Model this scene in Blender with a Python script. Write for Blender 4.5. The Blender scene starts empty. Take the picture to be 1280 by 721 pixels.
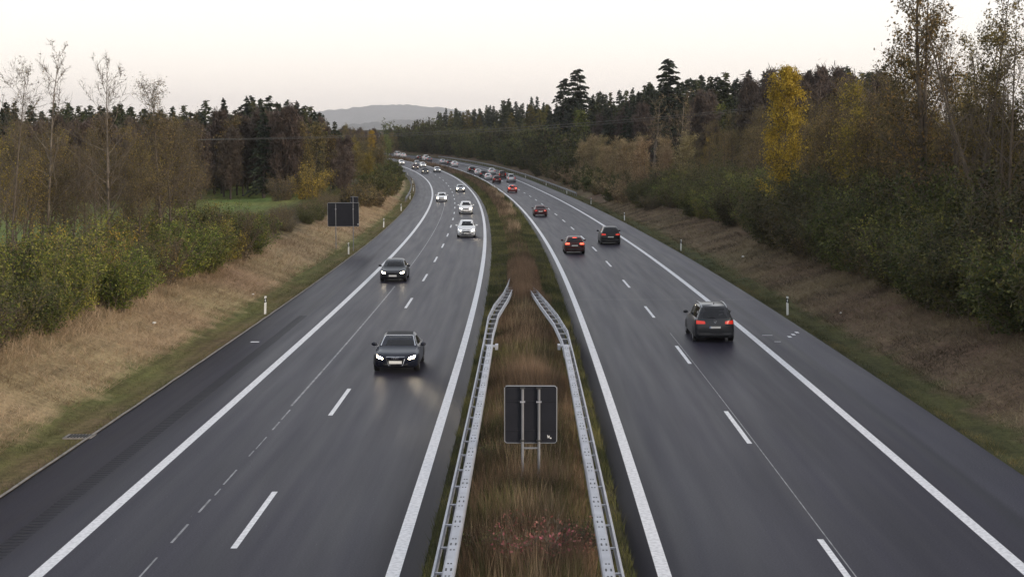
import bpy, bmesh, math, random
import numpy as np
from mathutils import Vector, Matrix
from mathutils.bvhtree import BVHTree

# ------------------------------------------------------------------ camera, sky, sun, exposure
scene = bpy.context.scene
COL = scene.collection
CAM_H = 9.3
cam_d = bpy.data.cameras.new("camera")
cam = bpy.data.objects.new("camera", cam_d)
COL.objects.link(cam)
cam_d.sensor_width = 36.0
cam_d.lens = 56.25
cam_d.clip_start = 0.5
cam_d.clip_end = 40000
cam.location = (0, 0, CAM_H)
cam.rotation_euler = (math.radians(90 - 5.24), 0, math.radians(0.573))
scene.camera = cam

SUN_EL, SUN_AZ = math.radians(13), math.radians(128)   # azimuth clockwise from +y: from the right, a little behind
w = bpy.data.worlds.new("World")
scene.world = w
w.use_nodes = True
nt = w.node_tree
bg = nt.nodes['Background']
sky = nt.nodes.new('ShaderNodeTexSky')
sky.sky_type = 'NISHITA'
sky.sun_disc = False
sky.sun_elevation = SUN_EL
sky.sun_rotation = SUN_AZ
sky.altitude = 500
sky.air_density = 1.0
sky.dust_density = 3.0
sky.ozone_density = 1.5
mixn = nt.nodes.new('ShaderNodeMix'); mixn.data_type = 'RGBA'
tcs = nt.nodes.new('ShaderNodeTexCoord')
sep = nt.nodes.new('ShaderNodeSeparateXYZ'); nt.links.new(tcs.outputs['Generated'], sep.inputs[0])
veil = nt.nodes.new('ShaderNodeValToRGB')            # bright evening veil low over the horizon, clear blue sky above
for pos, c in ((0.0, (9.8, 8.5, 7.4)), (.06, (9.6, 8.9, 8.15)), (.17, (9.2, 9.25, 9.4))):
    e = veil.color_ramp.elements[0] if pos == 0 else veil.color_ramp.elements.new(pos) if pos != .17 else veil.color_ramp.elements[-1]
    e.position = pos; e.color = (*[k / 10 for k in c], 1)
vsc = nt.nodes.new('ShaderNodeMix'); vsc.data_type = 'RGBA'; vsc.blend_type = 'MULTIPLY'; vsc.inputs['Factor'].default_value = 1
vsc.inputs['B'].default_value = (9.3, 9.3, 9.3, 1)
nt.links.new(sep.outputs[2], veil.inputs[0]); nt.links.new(veil.outputs[0], vsc.inputs['A']); nt.links.new(vsc.outputs['Result'], mixn.inputs['B'])
vf = nt.nodes.new('ShaderNodeMapRange'); vf.interpolation_type = 'SMOOTHSTEP'
vf.inputs[1].default_value = .10; vf.inputs[2].default_value = .62; vf.inputs[3].default_value = .88; vf.inputs[4].default_value = .42
nt.links.new(sep.outputs[2], vf.inputs[0]); nt.links.new(vf.outputs[0], mixn.inputs['Factor'])
nt.links.new(sky.outputs[0], mixn.inputs['A'])
nt.links.new(mixn.outputs['Result'], bg.inputs['Color'])
bg.inputs['Strength'].default_value = 0.1
sun_d = bpy.data.lights.new("sun", 'SUN')
sun_d.energy = 1.5
sun_d.angle = math.radians(16)
sun_d.color = (1.0, 0.84, 0.66)
sun = bpy.data.objects.new("sun", sun_d)
COL.objects.link(sun)
sd = Vector((math.sin(SUN_AZ) * math.cos(SUN_EL), math.cos(SUN_AZ) * math.cos(SUN_EL), math.sin(SUN_EL)))
sun.rotation_euler = (-sd).to_track_quat('-Z', 'Y').to_euler()
vs = scene.view_settings
vs.view_transform = 'Standard'
vs.look = 'None'
vs.exposure = 0.70
vs.gamma = 1.0
vs.use_curve_mapping = False
scene.cycles.max_bounces = 6
scene.cycles.diffuse_bounces = 3
scene.cycles.glossy_bounces = 3
scene.cycles.transmission_bounces = 3
scene.cycles.volume_bounces = 2
scene.cycles.sample_clamp_indirect = 4.0
scene.cycles.use_denoising = True

rng = np.random.default_rng(7)
random.seed(7)

# ------------------------------------------------------------------ the road's course (s along, u across, metres)
KS = np.array([0, 60, 120, 180, 250, 330, 420, 550, 700, 900, 1200.])
KV = np.array([-0.179, 0.191, 0.276, 0.21, 0.234, 0.34, 0.901, 1.524, 2.209, 2.6, 2.6]) * 1e-3
ZS = np.array([0, 150, 300, 450, 600, 800, 1200.])
ZV = np.array([0.054, -0.363, 0.132, 2.146, 2.007, 1.2, 0.6]) * 1e-2
DS = 2.0
S = np.arange(-80, 900, DS)
_kap = np.interp(S, KS, KV); _kap[S < 0] = 0
TH = -0.00158 - np.cumsum(_kap) * DS + np.sum(_kap[S < 0]) * DS
_slope = np.interp(S, ZS, ZV); _slope[S < 0] = 0
i0 = int(np.argmin(np.abs(S)))
RX = np.cumsum(np.sin(TH)) * DS; RX -= RX[i0]
RY = np.cumsum(np.cos(TH)) * DS; RY -= RY[i0]
RZ = np.cumsum(_slope) * DS; RZ -= RZ[i0]

def road(s, u):
    th = np.interp(s, S, TH)
    return (np.interp(s, S, RX) + u * np.cos(th), np.interp(s, S, RY) - u * np.sin(th), np.interp(s, S, RZ))

def heading(s): return float(np.interp(s, S, TH))

def to_road(x, y):
    x = np.atleast_1d(np.asarray(x, float)); y = np.atleast_1d(np.asarray(y, float))
    so = np.empty(x.shape); uo = np.empty(x.shape)
    for a in range(0, len(x), 4000):
        xx = x[a:a+4000, None]; yy = y[a:a+4000, None]
        d = (xx - RX[None]) ** 2 + (yy - RY[None]) ** 2
        i = np.argmin(d, 1)
        th = TH[i]
        dx = xx[:, 0] - RX[i]; dy = yy[:, 0] - RY[i]
        so[a:a+4000] = S[i] + dx * np.sin(th) + dy * np.cos(th)
        uo[a:a+4000] = dx * np.cos(th) - dy * np.sin(th)
        far = np.sqrt(d[np.arange(len(i)), i])
        uo[a:a+4000] = np.where(np.abs(uo[a:a+4000]) < far - 3, np.sign(uo[a:a+4000] + 1e-9) * far, uo[a:a+4000])
    return so, uo

UP = np.array([-900, -400, -150, -60, -30, -26, -22, -20.2, -17.5, -15.6, -14.7, -13.95, -13.6, -2.6, -2.25, -1, 0,
               1, 2.25, 2.6, 13.6, 13.95, 14.7, 15.8, 18, 21, 24, 35, 60, 150, 320, 900])
UZ = np.array([5, 4, 1.0, 1.0, 2.0, 2.2, 2.0, 1.7, 0.72, 0.02, -0.1, -0.01, -0.1, -0.1, 0.0, 0.05, 0.06,
               0.05, 0.0, -0.1, -0.1, -0.01, -0.1, 0.04, 0.72, 1.6, 2.1, 2.9, 4.2, 7.5, 12, 14])

def vnoise(x, y, sc, seed):
    """smooth value noise on numpy arrays"""
    r = np.random.default_rng(seed); T = r.random((64, 64))
    X = x / sc; Y = y / sc
    xi = np.floor(X).astype(int); yi = np.floor(Y).astype(int)
    fx = X - xi; fy = Y - yi
    fx = fx * fx * (3 - 2 * fx); fy = fy * fy * (3 - 2 * fy)
    g = lambda a, b: T[a % 64, b % 64]
    return (g(xi, yi) * (1 - fx) + g(xi + 1, yi) * fx) * (1 - fy) + (g(xi, yi + 1) * (1 - fx) + g(xi + 1, yi + 1) * fx) * fy

def ground_z(x, y):
    x = np.atleast_1d(np.asarray(x, float)); y = np.atleast_1d(np.asarray(y, float))
    s, u = to_road(x, y)
    z = np.interp(u, UP, UZ)
    out = np.clip((np.abs(u) - 15) / 6, 0, 1)
    z = z + out * (vnoise(x, y, 5.0, 1) - 0.5) * 0.3 + out * (vnoise(x, y, 1.7, 2) - .5) * 0.1
    fade = np.clip(1 - (np.abs(u) - 120) / 500, 0, 1)
    return z + np.interp(s, S, RZ) * fade

def gz(x, y): return float(ground_z([x], [y])[0])

# ------------------------------------------------------------------ helpers
def mesh_np(name, V, F, mats, mi=None, smooth=False, attr=None, uv=None):
    """V (n,3); F list of (k,4)/(k,3) index arrays; mats list; mi per-face material index"""
    me = bpy.data.meshes.new(name)
    V = np.asarray(V, np.float32)
    Fs = [np.asarray(f, np.int32) for f in (F if isinstance(F, list) else [F]) if len(f)]
    loops = np.concatenate([f.ravel() for f in Fs])
    sizes = np.concatenate([np.full(len(f), f.shape[1], np.int32) for f in Fs])
    starts = np.concatenate([[0], np.cumsum(sizes)[:-1]]).astype(np.int32)
    me.vertices.add(len(V)); me.vertices.foreach_set('co', V.ravel())
    me.loops.add(len(loops)); me.loops.foreach_set('vertex_index', loops)
    me.polygons.add(len(sizes)); me.polygons.foreach_set('loop_start', starts)
    if mi is not None: me.polygons.foreach_set('material_index', np.asarray(mi, np.int32))
    if smooth: me.polygons.foreach_set('use_smooth', np.ones(len(sizes), bool))
    for m in mats: me.materials.append(m)
    if attr is not None:
        a = me.attributes.new('v', 'FLOAT', 'FACE'); a.data.foreach_set('value', np.asarray(attr, np.float32))
    if uv is not None:
        l = me.uv_layers.new(name='UVMap'); l.data.foreach_set('uv', np.asarray(uv, np.float32)[loops].ravel())
    me.update(calc_edges=True)
    me.validate()
    return me

def link(name, me, parent=None, loc=None, kind=None):
    o = bpy.data.objects.new(name, me); COL.objects.link(o)
    if parent is not None: o.parent = parent
    if loc is not None: o.location = loc
    if kind: o['kind'] = kind
    return o

def tag(o, label, cat, group=None, kind=None):
    if label: o['label'] = label
    if cat: o['category'] = cat
    if group: o['group'] = group
    if kind: o['kind'] = kind
    return o

def empty(name, loc=(0, 0, 0), rz=0.0):
    o = bpy.data.objects.new(name, None); COL.objects.link(o)
    o.location = loc; o.rotation_euler = (0, 0, rz); o.empty_display_size = .3
    return o

class MB:
    """collects polygons for one mesh object"""
    def __init__(s): s.v = []; s.f = []; s.m = []
    def add(s, vs_, fs, m=0):
        b = len(s.v); s.v += [tuple(p) for p in vs_]
        for f in fs: s.f.append(tuple(i + b for i in f)); s.m.append(m)
    def box(s, c, d, m=0, rot=None):
        x, y, z = d[0] / 2, d[1] / 2, d[2] / 2
        p = [Vector((a * x, b * y, e * z)) for e in (-1, 1) for b in (-1, 1) for a in (-1, 1)]
        if rot is not None: p = [rot @ q for q in p]
        p = [q + Vector(c) for q in p]
        s.add(p, [(0, 2, 3, 1), (4, 5, 7, 6), (0, 1, 5, 4), (2, 6, 7, 3), (0, 4, 6, 2), (1, 3, 7, 5)], m)
    def tube(s, pts, r, n=6, m=0, cap=True):
        pts = [Vector(p) for p in pts]; rs = r if isinstance(r, (list, tuple)) else [r] * len(pts)
        rings = []
        for i, p in enumerate(pts):
            d = (pts[min(i + 1, len(pts) - 1)] - pts[max(i - 1, 0)]).normalized()
            a = d.cross(Vector((0, 0, 1)) if abs(d.z) < .9 else Vector((1, 0, 0))).normalized(); b = d.cross(a)
            rings.append([p + (a * math.cos(t) + b * math.sin(t)) * rs[i] for t in [2 * math.pi * k / n for k in range(n)]])
        vs_ = [q for ring in rings for q in ring]; fs = []
        for i in range(len(pts) - 1):
            for k in range(n): fs.append((i*n+k, i*n+(k+1) % n, (i+1)*n+(k+1) % n, (i+1)*n+k))
        if cap: fs += [tuple(range(n))[::-1], tuple((len(pts)-1)*n+k for k in range(n))]
        s.add(vs_, fs, m)
    def sweep(s, pts, prof, m=0, closed=True):
        """prof: (across, up) points carried along pts; across is to the right of travel"""
        pts = [Vector(p) for p in pts]; n = len(prof); vs_ = []; fs = []
        for i, p in enumerate(pts):
            d = pts[min(i + 1, len(pts) - 1)] - pts[max(i - 1, 0)]; d.z = 0; d.normalize()
            a = Vector((d.y, -d.x, 0))
            vs_ += [p + a * q[0] + Vector((0, 0, q[1])) for q in prof]
        for i in range(len(pts) - 1):
            for k in range(n if closed else n - 1): fs.append((i*n+k, i*n+(k+1) % n, (i+1)*n+(k+1) % n, (i+1)*n+k))
        if closed: fs += [tuple(range(n))[::-1], tuple((len(pts)-1)*n+k for k in range(n))]
        s.add(vs_, fs, m)
    def build(s, name, mats, parent=None, loc=None, smooth=None, kind=None):
        me = bpy.data.meshes.new(name); me.from_pydata(s.v, [], s.f)
        for mt in (mats if isinstance(mats, list) else [mats]): me.materials.append(mt)
        me.polygons.foreach_set('material_index', s.m)
        bm = bmesh.new(); bm.from_mesh(me); bmesh.ops.recalc_face_normals(bm, faces=bm.faces); bm.to_mesh(me); bm.free()
        if smooth is not None:
            me.polygons.foreach_set('use_smooth', [True] * len(me.polygons)); me.set_sharp_from_angle(angle=math.radians(smooth))
        me.update()
        return link(name, me, parent, loc, kind)

# ------------------------------------------------------------------ materials
def new_mat(name):
    m = bpy.data.materials.new(name); m.use_nodes = True
    return m, m.node_tree.nodes, m.node_tree.links, m.node_tree.nodes['Principled BSDF']

def plain(name, col, rough=.5, metal=0., coat=0., emis=None, es=0., spec=.5, noise=.0, nscale=8.):
    m, N, Lk, b = new_mat(name)
    b.inputs['Base Color'].default_value = (*col, 1)
    b.inputs['Roughness'].default_value = rough
    b.inputs['Metallic'].default_value = metal
    b.inputs['Coat Weight'].default_value = coat
    b.inputs['Coat Roughness'].default_value = .04
    b.inputs['Specular IOR Level'].default_value = spec
    if emis: b.inputs['Emission Color'].default_value = (*emis, 1); b.inputs['Emission Strength'].default_value = es
    if noise:
        t = N.new('ShaderNodeTexNoise'); t.inputs['Scale'].default_value = nscale; t.inputs['Detail'].default_value = 6
        tc = N.new('ShaderNodeTexCoord'); Lk.new(tc.outputs['Object'], t.inputs['Vector'])
        mp = N.new('ShaderNodeMapRange'); mp.inputs[1].default_value = .3; mp.inputs[2].default_value = .7
        mp.inputs[3].default_value = 1 - noise; mp.inputs[4].default_value = 1 + noise
        Lk.new(t.outputs[0], mp.inputs[0])
        hs = N.new('ShaderNodeHueSaturation'); hs.inputs['Color'].default_value = (*col, 1)
        Lk.new(mp.outputs[0], hs.inputs['Value']); Lk.new(hs.outputs[0], b.inputs['Base Color'])
    return m

def leaf_mat(name, c1, c2, c3=None, trans=.3, vary=.25, hue=.02, clump=1.2):
    """leaf colours: per-leaf attribute v, per-plant random, and clumps"""
    m, N, Lk, b = new_mat(name)
    at = N.new('ShaderNodeAttribute'); at.attribute_name = 'v'
    oi = N.new('ShaderNodeObjectInfo')
    tc = N.new('ShaderNodeTexCoord')
    no = N.new('ShaderNodeTexNoise'); no.inputs['Scale'].default_value = clump; no.inputs['Detail'].default_value = 3
    Lk.new(tc.outputs['Object'], no.inputs['Vector'])
    ad = N.new('ShaderNodeMath'); ad.operation = 'MULTIPLY_ADD'; ad.inputs[1].default_value = 2.2; ad.inputs[2].default_value = -1.1
    Lk.new(no.outputs[0], ad.inputs[0])
    a2 = N.new('ShaderNodeMath'); a2.operation = 'ADD'; Lk.new(ad.outputs[0], a2.inputs[0]); Lk.new(at.outputs['Fac'], a2.inputs[1])
    rp = N.new('ShaderNodeValToRGB'); cr = rp.color_ramp
    cr.elements[0].position = 0.1; cr.elements[0].color = (*c1, 1)
    cr.elements[1].position = 0.9; cr.elements[1].color = (*(c3 or c2), 1)
    e = cr.elements.new(.5); e.color = (*c2, 1)
    Lk.new(a2.outputs[0], rp.inputs[0])
    hs = N.new('ShaderNodeHueSaturation')
    Lk.new(rp.outputs[0], hs.inputs['Color'])
    mv = N.new('ShaderNodeMapRange'); mv.inputs[3].default_value = 1 - vary; mv.inputs[4].default_value = 1 + vary
    Lk.new(oi.outputs['Random'], mv.inputs[0]); Lk.new(mv.outputs[0], hs.inputs['Value'])
    wn = N.new('ShaderNodeTexWhiteNoise'); wn.noise_dimensions = '1D'; Lk.new(oi.outputs['Random'], wn.inputs['W'])
    mh = N.new('ShaderNodeMapRange'); mh.inputs[3].default_value = .5 - hue; mh.inputs[4].default_value = .5 + hue
    Lk.new(wn.outputs['Value'], mh.inputs[0]); Lk.new(mh.outputs[0], hs.inputs['Hue'])
    b.inputs['Roughness'].default_value = .6; b.inputs['Specular IOR Level'].default_value = .25
    Lk.new(hs.outputs[0], b.inputs['Base Color'])
    tr = N.new('ShaderNodeBsdfTranslucent'); Lk.new(hs.outputs[0], tr.inputs['Color'])
    mx = N.new('ShaderNodeMixShader'); mx.inputs[0].default_value = trans
    Lk.new(b.outputs[0], mx.inputs[1]); Lk.new(tr.outputs[0], mx.inputs[2])
    Lk.new(mx.outputs[0], N['Material Output'].inputs['Surface'])
    return m

M = {}
M['bark_pale'] = plain('bark_pale', (.145, .12, .095), .85, noise=.6, nscale=2)
M['bark'] = plain('bark', (.10, .08, .06), .9, noise=.4, nscale=4)
M['bark_dark'] = plain('bark_dark', (.05, .04, .034), .9, noise=.3, nscale=4)
M['twig'] = plain('twig', (.105, .082, .060), .85)
M['twig_purple'] = leaf_mat('twig_purple', (.046, .035, .030), (.075, .055, .046), (.11, .08, .064), trans=.1, hue=.012)
M['twig_tan'] = plain('twig_tan', (.20, .14, .085), .85)
M['leaf_brown'] = leaf_mat('leaf_brown', (.052, .045, .022), (.105, .086, .040), (.24, .175, .065), hue=.012)
M['leaf_olive'] = leaf_mat('leaf_olive', (.048, .064, .014), (.115, .145, .03), (.25, .24, .05))
M['leaf_moss'] = leaf_mat('leaf_moss', (.03, .04, .012), (.07, .085, .024), (.15, .145, .04))
M['leaf_autumn'] = leaf_mat('leaf_autumn', (.052, .046, .016), (.12, .096, .032), (.25, .18, .055), trans=.35)
M['leaf_dark'] = leaf_mat('leaf_dark', (.024, .029, .012), (.052, .054, .021), (.11, .095, .034))
M['leaf_yellow'] = leaf_mat('leaf_yellow', (.17, .12, .02), (.36, .245, .03), (.52, .37, .05), vary=.1, hue=.006)
M['leaf_gold'] = leaf_mat('leaf_gold', (.10, .08, .02), (.22, .17, .036), (.40, .285, .05), hue=.01)
M['leaf_straw'] = leaf_mat('leaf_straw', (.15, .11, .055), (.28, .21, .11), (.40, .31, .17), vary=.18)
M['leaf_red'] = leaf_mat('leaf_red', (.12, .035, .025), (.24, .07, .045), (.34, .14, .07), vary=.12)
M['needle'] = leaf_mat('needle', (.012, .018, .013), (.024, .034, .021), (.045, .055, .03), trans=.08, hue=.02)
M['needle_larch'] = leaf_mat('needle_larch', (.06, .06, .016), (.11, .10, .025), (.17, .13, .03), trans=.2)
M['needle_mid'] = leaf_mat('needle_mid', (.022, .03, .013), (.04, .05, .02), (.065, .07, .025), trans=.1)

def ground_material():
    m, N, Lk, b = new_mat('ground')
    uv = N.new('ShaderNodeUVMap'); uv.uv_map = 'UVMap'
    sp = N.new('ShaderNodeSeparateXYZ'); Lk.new(uv.outputs[0], sp.inputs[0])
    geo = N.new('ShaderNodeNewGeometry')
    def noise(sc, det=6, sx=None):
        t = N.new('ShaderNodeTexNoise'); t.inputs['Scale'].default_value = sc; t.inputs['Detail'].default_value = det
        Lk.new(geo.outputs['Position'], t.inputs['Vector']); return t
    n1 = noise(.5); n2 = noise(3.2); n3 = noise(14); n4 = noise(.045, 4)
    # wobble the borders between soils
    wob = N.new('ShaderNodeMath'); wob.operation = 'MULTIPLY_ADD'; wob.inputs[1].default_value = 3.2; wob.inputs[2].default_value = -1.6
    Lk.new(n1.outputs[0], wob.inputs[0])
    uu = N.new('ShaderNodeMath'); uu.operation = 'ADD'; Lk.new(sp.outputs[0], uu.inputs[0]); Lk.new(wob.outputs[0], uu.inputs[1])
    mr = N.new('ShaderNodeMapRange'); mr.inputs[1].default_value = -40; mr.inputs[2].default_value = 40
    Lk.new(uu.outputs[0], mr.inputs[0])
    rp = N.new('ShaderNodeValToRGB'); cr = rp.color_ramp
    def P(u): return (u + 40) / 80
    stops = [(-32, (.14, .17, .05)), (-27, (.13, .14, .045)), (-24.5, (.05, .045, .02)), (-20.5, (.085, .062, .035)), (-19.2, (.27, .20, .115)),
             (-16.4, (.34, .26, .15)), (-15.6, (.12, .12, .045)), (-14.7, (.13, .11, .05)), (-13.6, (.15, .11, .065)), (-2.6, (.05, .046, .024)), (0, (.06, .048, .027)),
             (2.6, (.06, .05, .03)), (13.6, (.05, .05, .025)), (15.2, (.075, .08, .032)), (16.2, (.15, .11, .07)), (20.5, (.12, .085, .055)), (23, (.035, .03, .02)), (39, (.04, .032, .02))]
    cr.elements[0].position = P(stops[0][0]); cr.elements[0].color = (*stops[0][1], 1)
    cr.elements[1].position = P(stops[-1][0]); cr.elements[1].color = (*stops[-1][1], 1)
    for u, c in stops[1:-1]:
        e = cr.elements.new(P(u)); e.color = (*c, 1)
    Lk.new(mr.outputs[0], rp.inputs[0])
    hs = N.new('ShaderNodeHueSaturation'); Lk.new(rp.outputs[0], hs.inputs['Color'])
    mpu = N.new('ShaderNodeMapping'); mpu.inputs['Scale'].default_value = (1.6, .12, 1); Lk.new(uv.outputs[0], mpu.inputs['Vector'])
    nst = N.new('ShaderNodeTexNoise'); nst.inputs['Scale'].default_value = 1.5; nst.inputs['Detail'].default_value = 5; Lk.new(mpu.outputs[0], nst.inputs['Vector'])
    m1 = N.new('ShaderNodeMath'); m1.operation = 'MULTIPLY_ADD'; m1.inputs[1].default_value = 1.1; m1.inputs[2].default_value = -.1; Lk.new(n2.outputs[0], m1.inputs[0])
    m2 = N.new('ShaderNodeMath'); m2.operation = 'MULTIPLY_ADD'; m2.inputs[1].default_value = .9; Lk.new(n3.outputs[0], m2.inputs[0]); Lk.new(m1.outputs[0], m2.inputs[2])
    m3 = N.new('ShaderNodeMath'); m3.operation = 'MULTIPLY_ADD'; m3.inputs[1].default_value = 1.3; Lk.new(nst.outputs[0], m3.inputs[0])
    m4 = N.new('ShaderNodeMath'); m4.operation = 'SUBTRACT'; m4.inputs[1].default_value = .62; Lk.new(m2.outputs[0], m4.inputs[0]); Lk.new(m4.outputs[0], m3.inputs[2])
    Lk.new(m3.outputs[0], hs.inputs['Value'])
    h2 = N.new('ShaderNodeMapRange'); h2.inputs[1].default_value = .3; h2.inputs[2].default_value = .7; h2.inputs[3].default_value = .47; h2.inputs[4].default_value = .53
    Lk.new(n4.outputs[0], h2.inputs[0]); Lk.new(h2.outputs[0], hs.inputs['Hue'])
    Lk.new(hs.outputs[0], b.inputs['Base Color'])
    b.inputs['Roughness'].default_value = .95; b.inputs['Specular IOR Level'].default_value = .1
    bp = N.new('ShaderNodeBump'); bp.inputs['Strength'].default_value = .7; bp.inputs['Distance'].default_value = .12
    Lk.new(n3.outputs[0], bp.inputs['Height']); Lk.new(bp.outputs[0], b.inputs['Normal'])
    return m
M['ground'] = ground_material()

def asphalt_material():
    m, N, Lk, b = new_mat('asphalt')
    uv = N.new('ShaderNodeUVMap'); uv.uv_map = 'UVMap'          # u metres across (signed), s metres along
    sp = N.new('ShaderNodeSeparateXYZ'); Lk.new(uv.outputs[0], sp.inputs[0])
    ab = N.new('ShaderNodeMath'); ab.operation = 'ABSOLUTE'; Lk.new(sp.outputs[0], ab.inputs[0])
    def noise(vec_scale, sc, det=5):
        mp = N.new('ShaderNodeMapping'); mp.inputs['Scale'].default_value = vec_scale; Lk.new(uv.outputs[0], mp.inputs['Vector'])
        t = N.new('ShaderNodeTexNoise'); t.inputs['Scale'].default_value = sc; t.inputs['Detail'].default_value = det
        Lk.new(mp.outputs[0], t.inputs['Vector']); return t
    fine = noise((1, 1, 1), 22, 3); grain = noise((1, 1, 1), 90, 2); streak = noise((1, .03, 1), 2.2, 4); blot = noise((1, .25, 1), .5, 4)
    mr = N.new('ShaderNodeMapRange'); mr.inputs[1].default_value = 2; mr.inputs[2].default_value = 14; Lk.new(ab.outputs[0], mr.inputs[0])
    rp = N.new('ShaderNodeValToRGB'); cr = rp.color_ramp
    P = lambda u: (u - 2) / 12
    g = lambda v: (v * .45, v * .42, v * .62, 1)
    stops = [(2.3, .040), (2.9, .046), (3.4, .058), (4.0, .066), (4.85, .056), (5.7, .066), (6.5, .058), (7.3, .058), (8.0, .068), (8.8, .055), (9.6, .066), (10.5, .062), (11.4, .062), (11.75, .062), (11.9, .050), (12.15, .049), (12.4, .084), (13.85, .080)]
    cr.elements[0].position = P(stops[0][0]); cr.elements[0].color = g(stops[0][1])
    cr.elements[1].position = P(stops[-1][0]); cr.elements[1].color = g(stops[-1][1])
    for u, v in stops[1:-1]:
        e = cr.elements.new(P(u)); e.color = g(v)
    Lk.new(mr.outputs[0], rp.inputs[0])
    def madd(t, k, c):
        q = N.new('ShaderNodeMath'); q.operation = 'MULTIPLY_ADD'; q.inputs[1].default_value = k; Lk.new(t.outputs[0], q.inputs[0])
        if hasattr(c, 'outputs'): Lk.new(c.outputs[0], q.inputs[2])
        else: q.inputs[2].default_value = c
        return q
    v = madd(fine, 2.2, -1.4); v = madd(grain, 1.5, v); v = madd(streak, .45, v); v = madd(blot, .55, v)
    hs = N.new('ShaderNodeHueSaturation'); Lk.new(rp.outputs[0], hs.inputs['Color']); Lk.new(v.outputs[0], hs.inputs['Value'])
    # pale loose chips in the surface
    vo = N.new('ShaderNodeTexVoronoi'); vo.inputs['Scale'].default_value = 2.2; Lk.new(uv.outputs[0], vo.inputs['Vector'])
    lt = N.new('ShaderNodeMath'); lt.operation = 'LESS_THAN'; lt.inputs[1].default_value = .022; Lk.new(vo.outputs['Distance'], lt.inputs[0])
    mx = N.new('ShaderNodeMix'); mx.data_type = 'RGBA'; mx.inputs['B'].default_value = (.2, .2, .2, 1)
    Lk.new(lt.outputs[0], mx.inputs['Factor']); Lk.new(hs.outputs[0], mx.inputs['A'])
    Lk.new(mx.outputs['Result'], b.inputs['Base Color'])
    rr = madd(streak, .2, .33); Lk.new(rr.outputs[0], b.inputs['Roughness'])
    b.inputs['Specular IOR Level'].default_value = .055
    bp = N.new('ShaderNodeBump'); bp.inputs['Strength'].default_value = .05; bp.inputs['Distance'].default_value = .004
    Lk.new(grain.outputs[0], bp.inputs['Height']); Lk.new(bp.outputs[0], b.inputs['Normal'])
    return m
M['asphalt'] = asphalt_material()

def paint_material():
    m, N, Lk, b = new_mat('road_paint')
    geo = N.new('ShaderNodeNewGeometry')
    t = N.new('ShaderNodeTexNoise'); t.inputs['Scale'].default_value = 9; t.inputs['Detail'].default_value = 8; Lk.new(geo.outputs['Position'], t.inputs['Vector'])
    rp = N.new('ShaderNodeValToRGB'); rp.color_ramp.elements[0].position = .34; rp.color_ramp.elements[0].color = (.52, .52, .54, 1)
    rp.color_ramp.elements[1].position = .6; rp.color_ramp.elements[1].color = (.74, .74, .76, 1)
    Lk.new(t.outputs[0], rp.inputs[0]); Lk.new(rp.outputs[0], b.inputs['Base Color'])
    b.inputs['Roughness'].default_value = .55
    return m
M['paint'] = paint_material()
M['seam'] = plain('seam', (.22, .22, .23), .6, noise=.5, nscale=2)
M['tar'] = plain('tar', (.02, .02, .022), .35)
M['rib'] = plain('rib', (.017, .016, .021), .6, spec=.1)
M['edge_stone'] = plain('edge_stone', (.21, .19, .17), .9, noise=.35, nscale=3)
M['zinc'] = plain('zinc', (.40, .41, .45), .5, .5, noise=.15, nscale=2)
M['zinc_dull'] = plain('zinc_dull', (.20, .205, .22), .6, .35, noise=.2, nscale=2)
M['slot'] = plain('slot', (.02, .02, .02), .7)
M['sign_back'] = plain('sign_back', (.015, .016, .022), .6, spec=.2, noise=.12, nscale=3)
M['sign_frame'] = plain('sign_frame', (.40, .41, .43), .4, .6)
M['post_white'] = plain('post_white', (.75, .75, .73), .5)
M['post_black'] = plain('post_black', (.015, .015, .016), .5)
M['reflector'] = plain('reflector', (.7, .72, .75), .15)
M['wood'] = plain('pole_wood', (.05, .04, .032), .9, noise=.3)
M['wire'] = plain('wire', (.12, .12, .12), .5, .6)
M['paper'] = plain('paper', (.75, .75, .73), .7)
M['sticker'] = plain('sticker', (.8, .8, .8), .5)

# ------------------------------------------------------------------ ground, carriageways, markings
def axis(dense0, dense1, step, lo, hi, k=1.35):
    a = list(np.arange(dense0, dense1 + step / 2, step)); d = step
    while a[-1] < hi: d *= k; a.append(a[-1] + d)
    d = step; b = []; q = dense0
    while q > lo: d *= k; q -= d; b.append(q)
    return np.array(b[::-1] + a)

xs = axis(-90, 45, 1.1, -9000, 9000); ys = axis(-30, 620, 2.5, -400, 18500)
GX, GY = np.meshgrid(xs, ys, indexing='ij')
gx, gy = GX.ravel(), GY.ravel()
gs_, gu_ = to_road(gx, gy)
gZ = ground_z(gx, gy)
nx, ny = len(xs), len(ys)
ii = np.arange(nx * ny).reshape(nx, ny)
gq = np.c_[ii[:-1, :-1].ravel(), ii[1:, :-1].ravel(), ii[1:, 1:].ravel(), ii[:-1, 1:].ravel()]
link('ground', mesh_np('ground', np.c_[gx, gy, gZ], gq, [M['ground']], smooth=True, uv=np.c_[gu_, gs_]), kind='structure')

def strip(name, us, s0, s1, mat, dz, step=2.0, parent=None, kind='structure', jig=None):
    ss = np.arange(s0, s1 + step * .5, step) if s1 - s0 > step else np.array([s0, s1])
    us = np.asarray(us, float)
    U, SS = np.meshgrid(us, ss)
    if jig is not None: U = U + jig(SS)
    X, Y, Z = road(SS.ravel(), U.ravel())
    n = len(us); k = len(ss); q = np.arange(n * k).reshape(k, n)
    F = np.c_[q[:-1, :-1].ravel(), q[:-1, 1:].ravel(), q[1:, 1:].ravel(), q[1:, :-1].ravel()]
    return np.c_[X, Y, Z + dz], F, np.c_[U.ravel(), SS.ravel()]

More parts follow.
